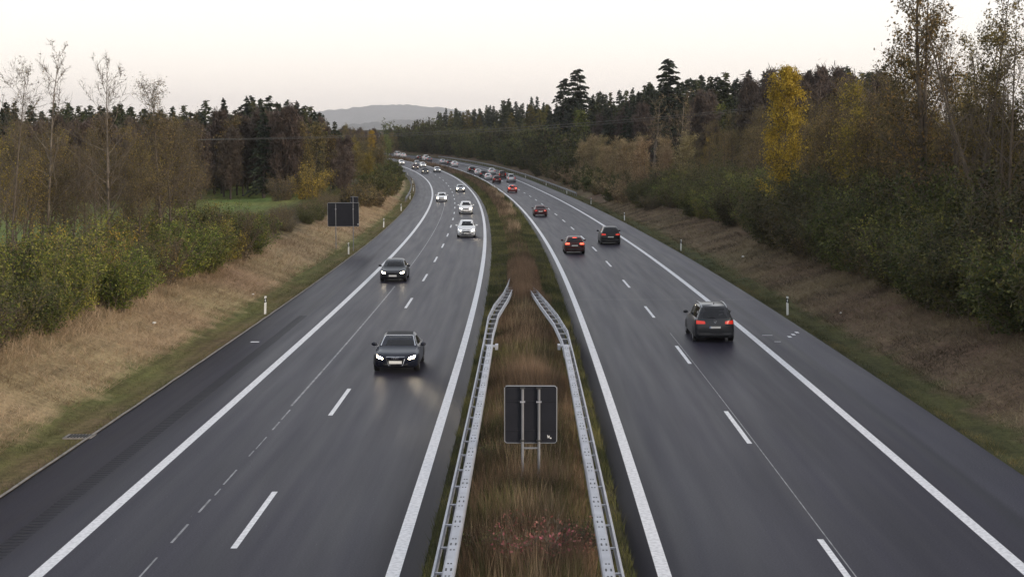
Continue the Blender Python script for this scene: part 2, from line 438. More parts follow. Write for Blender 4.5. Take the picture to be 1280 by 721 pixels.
def carriageway(name, us):
    V, F, uv = strip(name, us, -60, 760, None, 0.0)
    # skirts down into the soil on both edges
    n = len(us); k = len(V) // n; V = list(V); F = list(map(tuple, F)); uv = list(uv); b = len(V)
    for e in (0, n - 1):
        for j in range(k):
            p = V[j * n + e]; V.append((p[0], p[1], p[2] - .25)); uv.append(uv[j * n + e])
    for t, e in enumerate((0, n - 1)):
        for j in range(k - 1):
            F.append((j*n+e, (j+1)*n+e, b+t*k+j+1, b+t*k+j))
    return link(name, mesh_np(name, np.array(V), np.array(F), [M['asphalt']], uv=np.array(uv)), kind='structure')

left_road = carriageway('left_carriageway', [-13.85, -11, -8, -5, -2.3])
right_road = carriageway('right_carriageway', [2.3, 5, 8, 11, 13.85])

def marking(name, pieces, mat, parent, dz=.004):
    Vs = []; Fs = []; b = 0
    for (u0, u1, s0, s1) in pieces:
        V, F, _ = strip('', [u0, u1], s0, s1, None, dz)
        Vs.append(V); Fs.append(F + b); b += len(V)
    return link(name, mesh_np(name, np.concatenate(Vs), np.concatenate(Fs), [mat]), parent, kind='structure')

for sg, pr, outer, d0 in ((-1, left_road, 10.594, 0), (1, right_road, 10.827, 13)):
    a, b = sg * (outer - .15), sg * (outer + .15)
    marking('outer_edge_line', [(min(a, b), max(a, b), -50, 700)], M['paint'], pr)
    a, b = sg * 2.78, sg * 3.08
    marking('inner_edge_line', [(min(a, b), max(a, b), -50, 700)], M['paint'], pr)
    a, b = sg * (6.78 if sg < 0 else 6.85) - .075, sg * (6.78 if sg < 0 else 6.85) + .075
    marking('lane_dashes', [(a, b, k * 18 + d0, k * 18 + 6 + d0) for k in range(-2, 36)], M['paint'], pr)
# pale construction seam in the oncoming carriageway, broken near the camera; thin dark-grey seam beside the dashes opposite
sr = np.random.default_rng(3)
pcs = [(-8.40 - .04, -8.40 + .04, 56, 104), (-8.40 - .035, -8.40 + .035, 108, 260)]
s = 30.0
while s < 56:
    l = sr.uniform(.8, 3.2); c = -8.33 + sr.uniform(-.03, .03); w_ = sr.uniform(.015, .035)
    pcs.append((c - w_, c + w_, s, s + l)); s += l + sr.uniform(.15, 1.3)
marking('seam_line', pcs, M['seam'], left_road, .003)
marking('seam_line', [(7.02, 7.05, -20, 78)], M['seam'], right_road, .003)
marking('seam_line', [(2.5, 13.7, 95.0, 95.06)], M['tar'], right_road, .003)
# survey marks on the hard shoulders
marking('survey_mark', [(12.55 + .33 * i, 12.72 + .33 * i, 76.2 + .9 * i, 76.75 + .9 * i) for i in range(0, 3)] + [(11.6, 11.9, 74.5, 74.62), (11.4, 11.9, 77, 77.12)], M['paint'], right_road, .006)
marking('survey_mark', [(-12.95, -12.55, 74.2, 74.5)], M['paint'], left_road, .006)
# rumble ribs along the dark joint of the left hard shoulder
marking('rumble_strip', [(-12.25, -11.8, 20 + .30 * k, 20 + .30 * k + .12) for k in range(220)], M['rib'], left_road, .003)
# dusty stone edging along the left hard shoulder
V, F, _ = strip('', [-13.94, -13.84], 10, 420, None, .03, jig=lambda q: .015 * np.sin(q * 1.7))
link('kerb', mesh_np('kerb', V, F, [M['edge_stone']]), kind='structure')

# ------------------------------------------------------------------ far hills
def hill(name, cx, cy, hh, wx, wy, seed, mat, bump=6):
    X, Y = np.meshgrid(np.linspace(cx - 3 * wx, cx + 3 * wx, 180), np.linspace(cy - 2 * wy, cy + 2 * wy, 60), indexing='ij')
    x, y = X.ravel(), Y.ravel()
    z = hh * np.exp(-(np.abs((x - cx) / wx) ** 2) / 2 - ((y - cy) / wy) ** 2 / 2)
    z *= 1 + .12 * (vnoise(x, y, wx * .6, seed) - .5)
    z += (vnoise(x, y, 60, seed + 1) - .5) * bump * 2 + (vnoise(x, y, 22, seed + 2) - .5) * bump
    z -= 14
    q = np.arange(180 * 60).reshape(180, 60)
    F = np.c_[q[:-1, :-1].ravel(), q[1:, :-1].ravel(), q[1:, 1:].ravel(), q[:-1, 1:].ravel()]
    link(name, mesh_np(name, np.c_[x, y, z], F, [mat], smooth=False), kind='structure')
M['hill'] = leaf_mat('hill', (.03, .034, .03), (.05, .048, .042), (.075, .065, .055), trans=0, clump=.01)
hill('hill', -1180, 14000, 334, 1000, 1300, 11, M['hill'], 14)
hill('hill', 2600, 14500, 200, 1300, 1300, 14, M['hill'], 14)
hill('hill', -520, 8000, 122, 480, 700, 12, M['hill'], 14)
hill('hill', -1750, 8300, 112, 620, 700, 13, M['hill'], 14)
hill('hill', 700, 8500, 122, 620, 700, 15, M['hill'], 14)

# ------------------------------------------------------------------ vegetation generators
def tubes(P0, P1, R0, R1, n):
    P0, P1 = np.asarray(P0, float), np.asarray(P1, float); R0 = np.asarray(R0, float); R1 = np.asarray(R1, float)
    d = P1 - P0; d /= np.linalg.norm(d, axis=1, keepdims=True) + 1e-9
    ref = np.where(np.abs(d[:, 2:3]) < .9, np.array([[0, 0, 1.]]), np.array([[1., 0, 0]]))
    a = np.cross(d, ref); a /= np.linalg.norm(a, axis=1, keepdims=True) + 1e-9
    b = np.cross(d, a); k = len(P0)
    V = np.empty((k, 2, n, 3))
    for j in range(n):
        t = 2 * math.pi * j / n; o = a * math.cos(t) + b * math.sin(t)
        V[:, 0, j] = P0 + o * R0[:, None]; V[:, 1, j] = P1 + o * R1[:, None]
    base = (np.arange(k) * 2 * n)[:, None]
    F = np.concatenate([np.c_[base + j, base + (j + 1) % n, base + n + (j + 1) % n, base + n + j] for j in range(n)])
    return V.reshape(-1, 3), F

def leaves(pts, size, r, asp=.55, up=None):
    n = len(pts); size = size * r.uniform(.6, 1.4, n)
    d = r.normal(size=(n, 3))
    if up is not None: d += np.asarray(up)
    d /= np.linalg.norm(d, axis=1, keepdims=True)
    e = np.cross(d, r.normal(size=(n, 3))); e /= np.linalg.norm(e, axis=1, keepdims=True) + 1e-9
    L = size[:, None] / 2
    V = np.stack([pts - d * L, pts + e * L * asp, pts + d * L, pts - e * L * asp], 1).reshape(-1, 3)
    F = np.arange(4 * n).reshape(n, 4)
    return V, F

def grow(r, H, r0, first=.3, n1=18, ang=(45, 25), L1=.33, shape=None, n2=7, n3=4, wob=.02, lift=.25, forks=1, l2=.45, l3=.4):
    """returns segments per level: list of [P0,P1,R0,R1] and terminal points"""
    segs = {0: [], 1: [], 2: [], 3: []}
    shape = shape or (lambda f: 1 - .55 * f)
    def limb(p, d, length, rad, level, k, curl):
        pts = [p.copy()]; p = p.copy(); d = d.copy()
        for i in range(k):
            d = d + r.normal(size=3) * curl + np.array([0, 0, lift * curl * 2.5]); d /= np.linalg.norm(d)
            q = p + d * length / k
            segs[level].append((p, q, rad * (1 - .8 * i / k), rad * (1 - .8 * (i + 1) / k)))
            p = q; pts.append(p)
        return np.array(pts)
    for fk in range(forks):
        k = 10; hgt = H * (1 if fk == 0 else r.uniform(.75, .95))
        p = np.zeros(3) + (r.normal(size=3) * np.array([.25, .25, 0]) if fk else 0); pts = [p]
        d = np.array([0, 0, 1.]) + (r.normal(size=3) * .12 * np.array([1, 1, 0]) if forks > 1 else 0)
        for i in range(k):
            d = d + r.normal(size=3) * wob * np.array([1, 1, .2]); d[2] += .04; d /= np.linalg.norm(d)
            q = p + d * hgt / k
            ra = lambda t: r0 * (1 if fk == 0 else .75) * (1 - .93 * t) + .006
            segs[0].append((p, q, ra(i / k), ra((i + 1) / k))); p = q; pts.append(p)
        pts = np.array(pts); az = r.uniform(0, 6.28)
        for j in range(n1 // forks):
            f = first + (1 - first) * (j + r.uniform(0, .9)) / (n1 // forks); f = min(f, .985)
            t = f * k; i = int(t); pp = pts[i] + (pts[min(i + 1, k)] - pts[i]) * (t - i)
            az += 2.4 + r.normal() * .4
            el = math.radians(r.normal(ang[0] + (70 - ang[0]) * max(0, f - .5), ang[1] * .4))
            dd = np.array([math.cos(az) * math.cos(el), math.sin(az) * math.cos(el), math.sin(el)])
            ln = H * L1 * shape((f - first) / (1 - first)) * r.uniform(.7, 1.2)
            b1 = limb(pp, dd, ln, max(.011, r0 * (1 - .9 * f) * .42), 1, 5, .13)
            for a in range(n2):
                g = r.uniform(.25, 1); t2 = g * 5; i2 = min(int(t2), 4); p2 = b1[i2] + (b1[i2 + 1] - b1[i2]) * (t2 - i2)
                base = b1[i2 + 1] - b1[i2]; base /= np.linalg.norm(base)
                d2 = base + r.normal(size=3) * .65; d2 /= np.linalg.norm(d2)
                b2 = limb(p2, d2, ln * l2 * r.uniform(.6, 1.2) * (1.15 - .5 * g), max(.006, .011 * H / 12), 2, 3, .16)
                for c in range(n3):
                    i3 = r.integers(1, 4); base = b2[i3] - b2[i3 - 1]; base /= np.linalg.norm(base) + 1e-9
                    d3 = base + r.normal(size=3) * .7; d3 /= np.linalg.norm(d3)
                    limb(b2[i3], d3, ln * l2 * l3 * r.uniform(.6, 1.3), max(.0045, .007 * H / 12), 3, 2, .18)
    return {k: [np.array(c) for c in zip(*v)] if v else None for k, v in segs.items()}

def seg_points(sg, r, n, jitter):
    P0 = np.concatenate([sg[k][0] for k in (2, 3) if sg[k] is not None]); P1 = np.concatenate([sg[k][1] for k in (2, 3) if sg[k] is not None])
    i = r.integers(0, len(P0), n); t = r.random((n, 1))
    return P0[i] + (P1[i] - P0[i]) * t + r.normal(size=(n, 3)) * jitter

def cat(parts):
    V = []; F = []; A = []; MI = []; b = 0
    for v, f, a, mi in parts:
        V.append(v); F.append(f + b); b += len(v); A.append(a); MI.append(np.full(len(f), mi))
    return np.concatenate(V), np.concatenate(F), np.concatenate(A), np.concatenate(MI)

PROTO = {}
def make_tree(key, seed, bark, twig, leaf, nleaf, lsize, jit, single=False, twig_r=1.0, leaf_zmin=0, asp=.55, **kw):
    r = np.random.default_rng(seed)
    sg = grow(r, **kw)
    v0, f0 = tubes(*sg[0], 6); v1, f1 = tubes(*sg[1], 4)
    tp = [(v0, f0, np.zeros(len(f0)), 0), (v1, f1, np.zeros(len(f1)), 0)]
    cp = []
    for k in (2, 3):
        if sg[k] is not None:
            a = list(sg[k]); a[2] = a[2] * twig_r; a[3] = a[3] * twig_r
            v, f = tubes(*a, 3); cp.append((v, f, r.random(len(f)), 0))
    if nleaf:
        P = seg_points(sg, r, nleaf, jit)
        if leaf_zmin: P = P[P[:, 2] > leaf_zmin]
        v, f = leaves(P, lsize, r, asp, (0, 0, .8) if asp < .3 else None)
        # sheltered leaves differ from outer ones only by chance: v is random
        cp.append((v, f, r.random(len(f)), 1))
    if single:
        V, F, A, MI = cat(tp + [(v, f, a, mi + 1) for v, f, a, mi in cp])
        PROTO[key] = ('single', mesh_np(key, V, F, [M[bark], M[twig], M[leaf]], MI, attr=A))
    else:
        V, F, A, MI = cat(tp); t = mesh_np('trunk', V, F, [M[bark]], MI, smooth=True)
        V, F, A, MI = cat(cp); c = mesh_np('crown', V, F, [M[twig], M[leaf]], MI, attr=A)
        PROTO[key] = ('parts', t, c)

def make_spruce(key, seed, H, W, leaf, bark='bark_dark', dens=1.0, top=.0, single=True, gap=.08, droop=.25, blunt=.85):
    r = np.random.default_rng(seed)
    k = 6; zz = np.linspace(0, H, k + 1); off = np.cumsum(r.normal(size=(k + 1, 2)) * .05, 0); off[0] = 0
    P = np.c_[off, zz]; ra = .018 * H * (1 - zz / H) + .015
    v0, f0 = tubes(P[:-1], P[1:], ra[:-1], ra[1:], 5)
    z = H * gap; pts = []; dirs = []; B0 = []; B1 = []
    while z < H * .985:
        f = z / H
        for j in range(int(r.integers(5, 8))):
            L = W * (1 - f) ** blunt * r.uniform(.6, 1.15) + .12
            az = r.uniform(0, 6.28); dv = np.array([math.cos(az), math.sin(az), 0])
            c = np.array([np.interp(z, zz, P[:, 0]), np.interp(z, zz, P[:, 1]), z + r.normal() * .15])
            tip = c + dv * L + np.array([0, 0, -droop * L + .12 * L * f * 2])
            B0.append(c); B1.append(tip)
            m = max(3, int(L * 11 * dens)); t = r.uniform(.12, 1.02, m)
            p = c + (tip - c) * t[:, None]; p[:, 2] -= .12 * L * np.sin(t * 3.14) * -1
            side = np.cross(dv, [0, 0, 1]); p = p + side * (r.normal(size=m) * .16 * L * (1.1 - t))[:, None] + r.normal(size=(m, 3)) * .06
            pts.append(p); dirs.append(dv + side * r.normal(size=(m, 1)) * .6 + np.array([0, 0, -.35]) + r.normal(size=(m, 3)) * .25)
        z += (.42 + .25 * r.random()) * (H / 16) * (1.1 - .45 * f)
    p = np.concatenate(pts); d = np.concatenate(dirs); n = len(p); d /= np.linalg.norm(d, axis=1, keepdims=True)
    e = np.cross(d, r.normal(size=(n, 3))); e /= np.linalg.norm(e, axis=1, keepdims=True)
    L = (r.uniform(.35, .75, n) * H / 17)[:, None]; wd = L * .26
    V = np.stack([p - d * L * .4, p + e * wd, p + d * L * .6, p - e * wd], 1).reshape(-1, 3); F = np.arange(4 * n).reshape(n, 4)
    B0 = np.array(B0); B1 = np.array(B1); vb, fb = tubes(B0, B1, np.full(len(B0), .025), np.full(len(B0), .008), 3)
    tp = [(v0, f0, np.zeros(len(f0)), 0)]; cp = [(vb, fb, r.random(len(fb)), 0), (V, F, r.random(n), 1)]
    if single:
        V, F, A, MI = cat(tp + cp); PROTO[key] = ('single', mesh_np(key, V, F, [M[bark], M[leaf]], MI, attr=A))
    else:
        V, F, A, MI = cat(tp); t = mesh_np('trunk', V, F, [M[bark]], MI)
        V, F, A, MI = cat(cp); c = mesh_np('crown', V, F, [M[bark], M[leaf]], MI, attr=A); PROTO[key] = ('parts', t, c)

def make_shrub(key, seed, H, R, stems, twig, leaf, nleaf, lsize, single=False, spread=.5, nb=9, twig_r=1.0):
    r = np.random.default_rng(seed); A0 = []; A1 = []; r0 = []; r1 = []; T0 = []; T1 = []
    for i in range(stems):
        az = r.uniform(0, 6.28); rr = R * .35 * math.sqrt(r.random())
        p = np.array([rr * math.cos(az), rr * math.sin(az), -.15]); az2 = az + r.normal() * .6
        d = np.array([math.cos(az2) * spread * r.random() * 1.5, math.sin(az2) * spread * r.random() * 1.5, 1.]); d /= np.linalg.norm(d)
        h = H * r.uniform(.55, 1.08); k = 5
        for j in range(k):
            d = d + r.normal(size=3) * .12; d /= np.linalg.norm(d); q = p + d * h / k
            A0.append(p); A1.append(q); ra = .022 * H / 3; r0.append(ra * (1 - j / k) + .004); r1.append(ra * (1 - (j + 1) / k) + .004)
            for b in range(nb // 3 + (j > 0)):
                d2 = d + r.normal(size=3) * .7; d2 /= np.linalg.norm(d2); t0 = p + (q - p) * r.random(); t1 = t0 + d2 * h * r.uniform(.1, .26)
                T0.append(t0); T1.append(t1); d3 = d2 + r.normal(size=3) * .6; T0.append(t0 + (t1 - t0) * .5); T1.append(t0 + (t1 - t0) * .5 + d3 * h * .1)
            p = q
    v, f = tubes(A0, A1, r0, r1, 3); T0 = np.array(T0); T1 = np.array(T1)
    v2, f2 = tubes(T0, T1, np.full(len(T0), .008 * twig_r), np.full(len(T0), .0035 * twig_r), 3)
    sp = [(v, f, r.random(len(f)), 0), (v2, f2, r.random(len(f2)), 0)]
    i = r.integers(0, len(T0), nleaf); P = T0[i] + (T1[i] - T0[i]) * r.uniform(.2, 1.15, (nleaf, 1)) + r.normal(size=(nleaf, 3)) * .09
    P = P[P[:, 2] > .02]
    vl, fl = leaves(P, lsize, r); lp = [(vl, fl, r.random(len(fl)), 1)]
    if single:
        V, F, A, MI = cat(sp + lp); PROTO[key] = ('single', mesh_np(key, V, F, [M[twig], M[leaf]], MI, attr=A))
    else:
        V, F, A, MI = cat(sp); t = mesh_np('stem', V, F, [M[twig]], MI, attr=A)
        V, F, A, MI = cat(lp); c = mesh_np('foliage', V, F, [M[leaf]], np.zeros(len(F)), attr=A); PROTO[key] = ('shrub', t, c)

def plant(key, name, x, y, sc, label, cat_, group=None, rz=None, sz=None, sink=.1, lean=0.0):
    pr = PROTO[key]; z = gz(x, y) - sink
    rz = random.uniform(0, 6.28) if rz is None else rz
    if pr[0] == 'single':
        o = link(name, pr[1], None, (x, y, z)); o.rotation_euler = (random.uniform(-lean, lean), random.uniform(-lean, lean), rz)
    else:
        o = empty(name, (x, y, z), rz); o.rotation_euler = (random.uniform(-lean, lean), random.uniform(-lean, lean), rz)
        n1, n2 = ('trunk', 'crown') if pr[0] == 'parts' else ('stem', 'foliage')
        link(n1, pr[1], o); link(n2, pr[2], o)
    o.scale = (sc, sc, sz or sc)
    return tag(o, label, cat_, group)

def px_of(x, y): return 660 + float(x) / float(y) * 2000
def at(px, d):
    """world x of photo column px (of 1280) at distance d"""
    return (px - 660) / 2000 * d

# --- prototypes
cone = lambda f: 1 - .75 * f
roundc = lambda f: .55 + .9 * math.sin(min(1, f * 1.15 + .1) * 3.0) * .6
# left foreground, nearly bare
make_tree('bare_birch_a', 1, 'bark_pale', 'twig', 'leaf_brown', 260, .10, .06, H=13.5, r0=.10, first=.16, n1=30, ang=(40, 18), L1=.30, shape=lambda f: 1.2 - 1.0 * f, n2=8, n3=4, wob=.03, twig_r=1.15, l2=.38)
make_tree('bare_birch_b', 2, 'bark_pale', 'twig', 'leaf_brown', 200, .10, .06, H=12.5, r0=.115, first=.2, n1=38, ang=(38, 16), L1=.30, shape=lambda f: 1.15 - .8 * f, n2=9, n3=4, wob=.02, twig_r=1.2, l2=.38)
make_tree('bare_birch_c', 3, 'bark', 'twig', 'leaf_brown', 600, .10, .06, H=11.5, r0=.09, first=.2, n1=36, ang=(50, 20), L1=.27, n2=8, n3=5, wob=.03)
make_tree('twiggy_a', 4, 'bark', 'twig', 'leaf_brown', 7500, .085, .14, twig_r=1.25, H=9.5, r0=.12, first=.3, n1=46, ang=(45, 25), L1=.34, n2=9, n3=5, forks=2)
make_tree('twiggy_b', 5, 'bark', 'twig', 'leaf_gold', 5500, .085, .14, twig_r=1.25, H=9, r0=.12, first=.3, n1=46, ang=(50, 25), L1=.33, n2=9, n3=5, forks=3)
make_tree('twiggy_c', 6, 'bark', 'twig', 'leaf_brown', 9000, .085, .16, twig_r=1.25, H=8.5, r0=.1, first=.28, n1=46, ang=(48, 25), L1=.36, n2=9, n3=5, forks=2)
# right side, with more leaf
make_tree('tall_leafy_a', 11, 'bark', 'twig', 'leaf_autumn', 7500, .17, .2, H=17, r0=.22, first=.18, n1=40, ang=(50, 20), L1=.22, n2=9, n3=4, forks=2, leaf_zmin=3)
make_tree('tall_leafy_b', 12, 'bark', 'twig', 'leaf_autumn', 7500, .15, .2, H=15, r0=.2, first=.15, n1=40, ang=(52, 20), L1=.22, n2=9, n3=4, forks=2)
make_tree('tall_bare', 13, 'bark', 'twig', 'leaf_brown', 1500, .10, .08, H=15, r0=.17, first=.2, n1=38, ang=(55, 18), L1=.24, n2=9, n3=4, forks=3)
make_tree('brown_leaf_a', 14, 'bark_dark', 'twig', 'leaf_brown', 8000, .12, .22, twig_r=1.25, H=11, r0=.15, first=.12, n1=36, ang=(45, 22), L1=.32, n2=9, n3=4, forks=2)
make_tree('brown_leaf_b', 15, 'bark_dark', 'twig', 'leaf_autumn', 7000, .13, .25, twig_r=1.2, H=10, r0=.14, first=.1, n1=36, ang=(45, 22), L1=.34, n2=9, n3=4, forks=3)
make_tree('gold_leaf', 16, 'bark', 'twig', 'leaf_gold', 6500, .13, .2, H=9.5, r0=.12, first=.15, n1=34, ang=(50, 22), L1=.3, n2=9, n3=4, forks=2)
make_tree('yellow_birch', 17, 'bark', 'twig', 'leaf_yellow', 17000, .15, .2, H=13, r0=.13, first=.16, n1=44, ang=(52, 15), L1=.19, shape=lambda f: .75 + .5 * math.sin(f * 3.0) - .5 * f, n2=8, n3=4)
make_tree('pale_bare', 18, 'bark_pale', 'twig_tan', 'leaf_straw', 300, .12, .1, H=11, r0=.14, first=.25, n1=24, ang=(50, 20), L1=.34, n2=8, n3=4, forks=2)
make_tree('straw_tree', 19, 'bark_pale', 'twig_tan', 'leaf_straw', 6500, .16, .25, H=8, r0=.1, first=.1, n1=30, ang=(55, 20), L1=.3, n2=8, n3=3, forks=3)
make_tree('red_tree', 20, 'bark_dark', 'twig', 'leaf_red', 4500, .28, .3, single=True, H=7, r0=.1, first=.1, n1=24, ang=(55, 20), L1=.33, n2=7, n3=3, forks=2)
# far deciduous, single meshes
for i, (lf, tw, nl) in enumerate([('twig_purple', 'twig_purple', 12000), ('twig_purple', 'twig_purple', 12000), ('leaf_brown', 'twig_purple', 5000), ('leaf_olive', 'twig', 5500), ('leaf_brown', 'twig_purple', 4200)]):
    make_tree('far_dec_%d' % i, 30 + i, 'bark_dark', tw, lf, nl, .28 if i > 1 else .95, .35, asp=.55 if i > 1 else .10, single=True, twig_r=2.2, H=13, r0=.2, first=.12, n1=30, ang=(48, 20), L1=.28, shape=roundc, n2=7, n3=3, forks=1 + i % 2)
for i in range(2):
    make_tree('round_brown_%d' % i, 40 + i, 'bark', 'twig', ('leaf_brown', 'leaf_gold')[i], 8000, .2, .25, single=True, twig_r=1.6, H=8, r0=.13, first=.06, n1=34, ang=(45, 25), L1=.4, shape=roundc, n2=8, n3=4, forks=2)
for i in range(4): make_spruce('spruce_%d' % i, 50 + i, 17, (3.6, 3.1, 4.0, 3.4)[i], ('needle', 'needle', 'needle_mid', 'needle')[i])
make_spruce('larch_0', 56, 15, 3.6, 'needle_larch', droop=.1, blunt=.6)
make_spruce('larch_1', 57, 14, 3.4, 'needle_mid', droop=.1, blunt=.6)
make_spruce('old_fir_a', 58, 20, 4.6, 'needle', single=False, dens=1.2, gap=.3, blunt=.5)
make_spruce('old_fir_b', 59, 20, 4.2, 'needle', single=False, dens=1.2, gap=.25, blunt=.5)
# shrubs
make_shrub('olive_shrub_a', 61, 3.0, 2.2, 26, 'twig', 'leaf_olive', 9000, .10)
make_shrub('olive_shrub_b', 62, 2.6, 2.2, 24, 'twig', 'leaf_moss', 8500, .10)
make_shrub('brown_shrub', 63, 2.6, 2.2, 34, 'twig', 'leaf_brown', 4200, .09, nb=14)
make_shrub('gold_shrub', 64, 2.6, 2.0, 24, 'twig', 'leaf_gold', 6000, .10)
make_shrub('dark_shrub_a', 65, 3.6, 2.6, 26, 'twig', 'leaf_dark', 10000, .12)
make_shrub('dark_shrub_b', 66, 3.2, 2.6, 26, 'twig', 'leaf_moss', 10000, .12)
make_shrub('far_olive', 67, 4.5, 3.0, 18, 'twig', 'leaf_moss', 4200, .26, single=True, twig_r=1.8)
make_shrub('far_dark', 68, 4.5, 3.0, 18, 'bark_dark', 'leaf_dark', 4200, .26, single=True, twig_r=1.8)
make_shrub('far_brown', 69, 2.6, 2.2, 24, 'twig', 'leaf_brown', 3600, .18, single=True, twig_r=1.5)
make_shrub('far_straw', 70, 4.5, 2.0, 22, 'twig_tan', 'leaf_straw', 2600, .22, single=True, twig_r=1.8)

U = random.uniform
# --- left bank, nearest: olive and brown shrubs under bare trees
def shrub_row(s0, s1, step, u0, u1, choices, sc, labels, group, name='shrub', cat_='shrub', taper=None):
    s = s0
    while s < s1:
        key = random.choice(choices); u = U(u0, u1)
        x, y, _ = road(s + U(-.6, .6), u)
        k = U(*sc)
        plant(key, name, float(x), float(y), k, labels[key], cat_, group, sz=k * U(.85, 1.2), lean=.08)
        s += step * U(.75, 1.25)
LB = 'along the left bank beside the straw slope'
lab_l = {'olive_shrub_a': 'olive green leafy shrub at the top of the straw slope on the left', 'olive_shrub_b': 'dull moss green shrub at the top of the straw slope on the left',
         'brown_shrub': 'brown twiggy half bare shrub above the straw slope on the left', 'gold_shrub': 'yellowish leafy shrub among green shrubs above the left straw slope'}
shrub_row(48, 118, 2.9, -20.8, -19.7, ['olive_shrub_a', 'olive_shrub_b', 'olive_shrub_a', 'gold_shrub', 'brown_shrub'], (.85, 1.15), lab_l, 'shrubs along the left bank')
shrub_row(46, 122, 3.3, -24.2, -22.4, ['olive_shrub_a', 'olive_shrub_b', 'gold_shrub', 'brown_shrub'], (.9, 1.25), lab_l, 'shrubs along the left bank')
shrub_row(50, 122, 5.5, -27, -25.5, ['olive_shrub_b', 'gold_shrub', 'brown_shrub', 'brown_shrub'], (.5, .75), lab_l, 'shrubs along the left bank')
lab_lm = {'brown_shrub': 'low brown shrub in the hedge between left bank and green field', 'olive_shrub_b': 'low greenish shrub in the hedge between left bank and green field'}
shrub_row(120, 205, 3.0, -22.2, -20.0, ['brown_shrub', 'brown_shrub', 'olive_shrub_b'], (.52, .72), lab_lm, 'hedge shrubs before the field')
shrub_row(118, 150, 4.2, -25.0, -23.2, ['brown_shrub', 'brown_shrub', 'olive_shrub_b'], (.5, .7), lab_lm, 'hedge shrubs before the field')
lab_lf = {'far_brown': 'brown roadside shrub far along the left shoulder', 'far_olive': 'tall olive roadside shrub far along the left shoulder'}
shrub_row(205, 330, 4.2, -21, -17.5, ['far_brown', 'far_brown', 'far_olive'], (.7, 1.0), lab_lf, 'far shrubs beside the left shoulder')
shrub_row(250, 470, 7.0, -21.5, -18, ['far_olive', 'far_brown'], (.6, .95), lab_lf, 'far shrubs beside the left shoulder')

TL = 'trees above the left bank'
for key, px, d, sc, lab in [
    ('bare_birch_a', 56, 90, .93, 'tallest bare pale birch above the left bank with a thin forked top'),
    ('bare_birch_b', 134, 92, .92, 'bare pale barked tree with spreading twigs, second tall one on left'),
    ('twiggy_a', 205, 96, 1.06, 'broad twiggy tree with yellow lower leaves, rightmost above the left bank'),
    ('bare_birch_c', 8, 82, .92, 'thin bare tree with few brown leaves at the left edge of picture'),
    ('twiggy_b', -22, 84, .95, 'yellowish brown tree cut by the left picture edge')]:
    plant(key, 'birch_tree' if 'birch' in key else 'deciduous_tree', at(px, d), d, sc, lab, 'tree', lean=.02)
lab_t = {'twiggy_a': 'brown twiggy half bare tree in the thicket above the left bank', 'twiggy_b': 'yellow flecked twiggy tree in the thicket above the left bank',
         'twiggy_c': 'low brown twiggy tree in the thicket above the left bank', 'bare_birch_c': 'slim bare tree standing in the thicket above the left bank'}
for px, d, key, sc in [(28, 98, 'twiggy_c', .9), (80, 104, 'twiggy_a', .8), (100, 96, 'twiggy_c', .85), (160, 105, 'twiggy_b', .85), (180, 112, 'twiggy_c', .95), (228, 110, 'twiggy_c', .95),
                       (245, 118, 'twiggy_c', .75), (60, 112, 'twiggy_b', .85), (10, 108, 'twiggy_a', .85), (120, 116, 'twiggy_a', .8), (-10, 94, 'twiggy_c', .9), (85, 90, 'bare_birch_c', .6), (112, 88, 'bare_birch_c', .55),
                       (150, 98, 'bare_birch_c', .62), (195, 104, 'twiggy_b', .8), (40, 120, 'twiggy_c', .95), (215, 122, 'twiggy_a', .7), (230, 122, 'twiggy_c', .85), (130, 104, 'twiggy_c', .8), (50, 100, 'twiggy_a', .75), (70, 90, 'twiggy_c', .75), (170, 92, 'twiggy_a', .7), (20, 88, 'twiggy_b', .7)]:
    plant(key, 'birch_tree' if 'birch' in key else 'deciduous_tree', at(px, d), d, sc, lab_t[key], 'tree', TL, lean=.04)

# --- left: bushes and trees between the field and the road
for key, px, d, sc, lab in [('gold_shrub', 388, 208, 1.75, 'golden olive bushy tree beside the field behind the left sign'),
                            ('brown_shrub', 352, 206, 1.35, 'small orange brown bush at the field corner behind the left sign'),
                            ('yellow_birch', 386, 240, .55, 'slim yellow green tree before the dark wood left of the road'),
                            ('yellow_birch', 464, 420, .7, 'bright yellow tree among brown ones at the far left bend')]:
    plant(key, 'deciduous_tree', at(px, d), d, sc, lab, 'tree')
rb = {'round_brown_0': 'rounded brown tree beside the left carriageway before the bend', 'round_brown_1': 'rounded golden brown tree beside the left carriageway before the bend',
      'far_dec_0': 'tall purplish bare tree beside the left carriageway before the bend'}
for i in range(34):
    s_ = 235 + i * 7.5 + U(-3, 3); u_ = -U(20.5, 34); key = random.choice(['round_brown_0'] * 5 + ['round_brown_1'])
    x, y, _ = road(s_, u_)
    if at(405, y) > x: continue
    k = (U(.55, .72) if s_ < 330 else U(.5, .75)) * (1.0 if px_of(x, y) > 440 else 1.15)
    plant(key, 'deciduous_tree', float(x), float(y), k, rb[key], 'tree', 'rounded trees by the left carriageway')

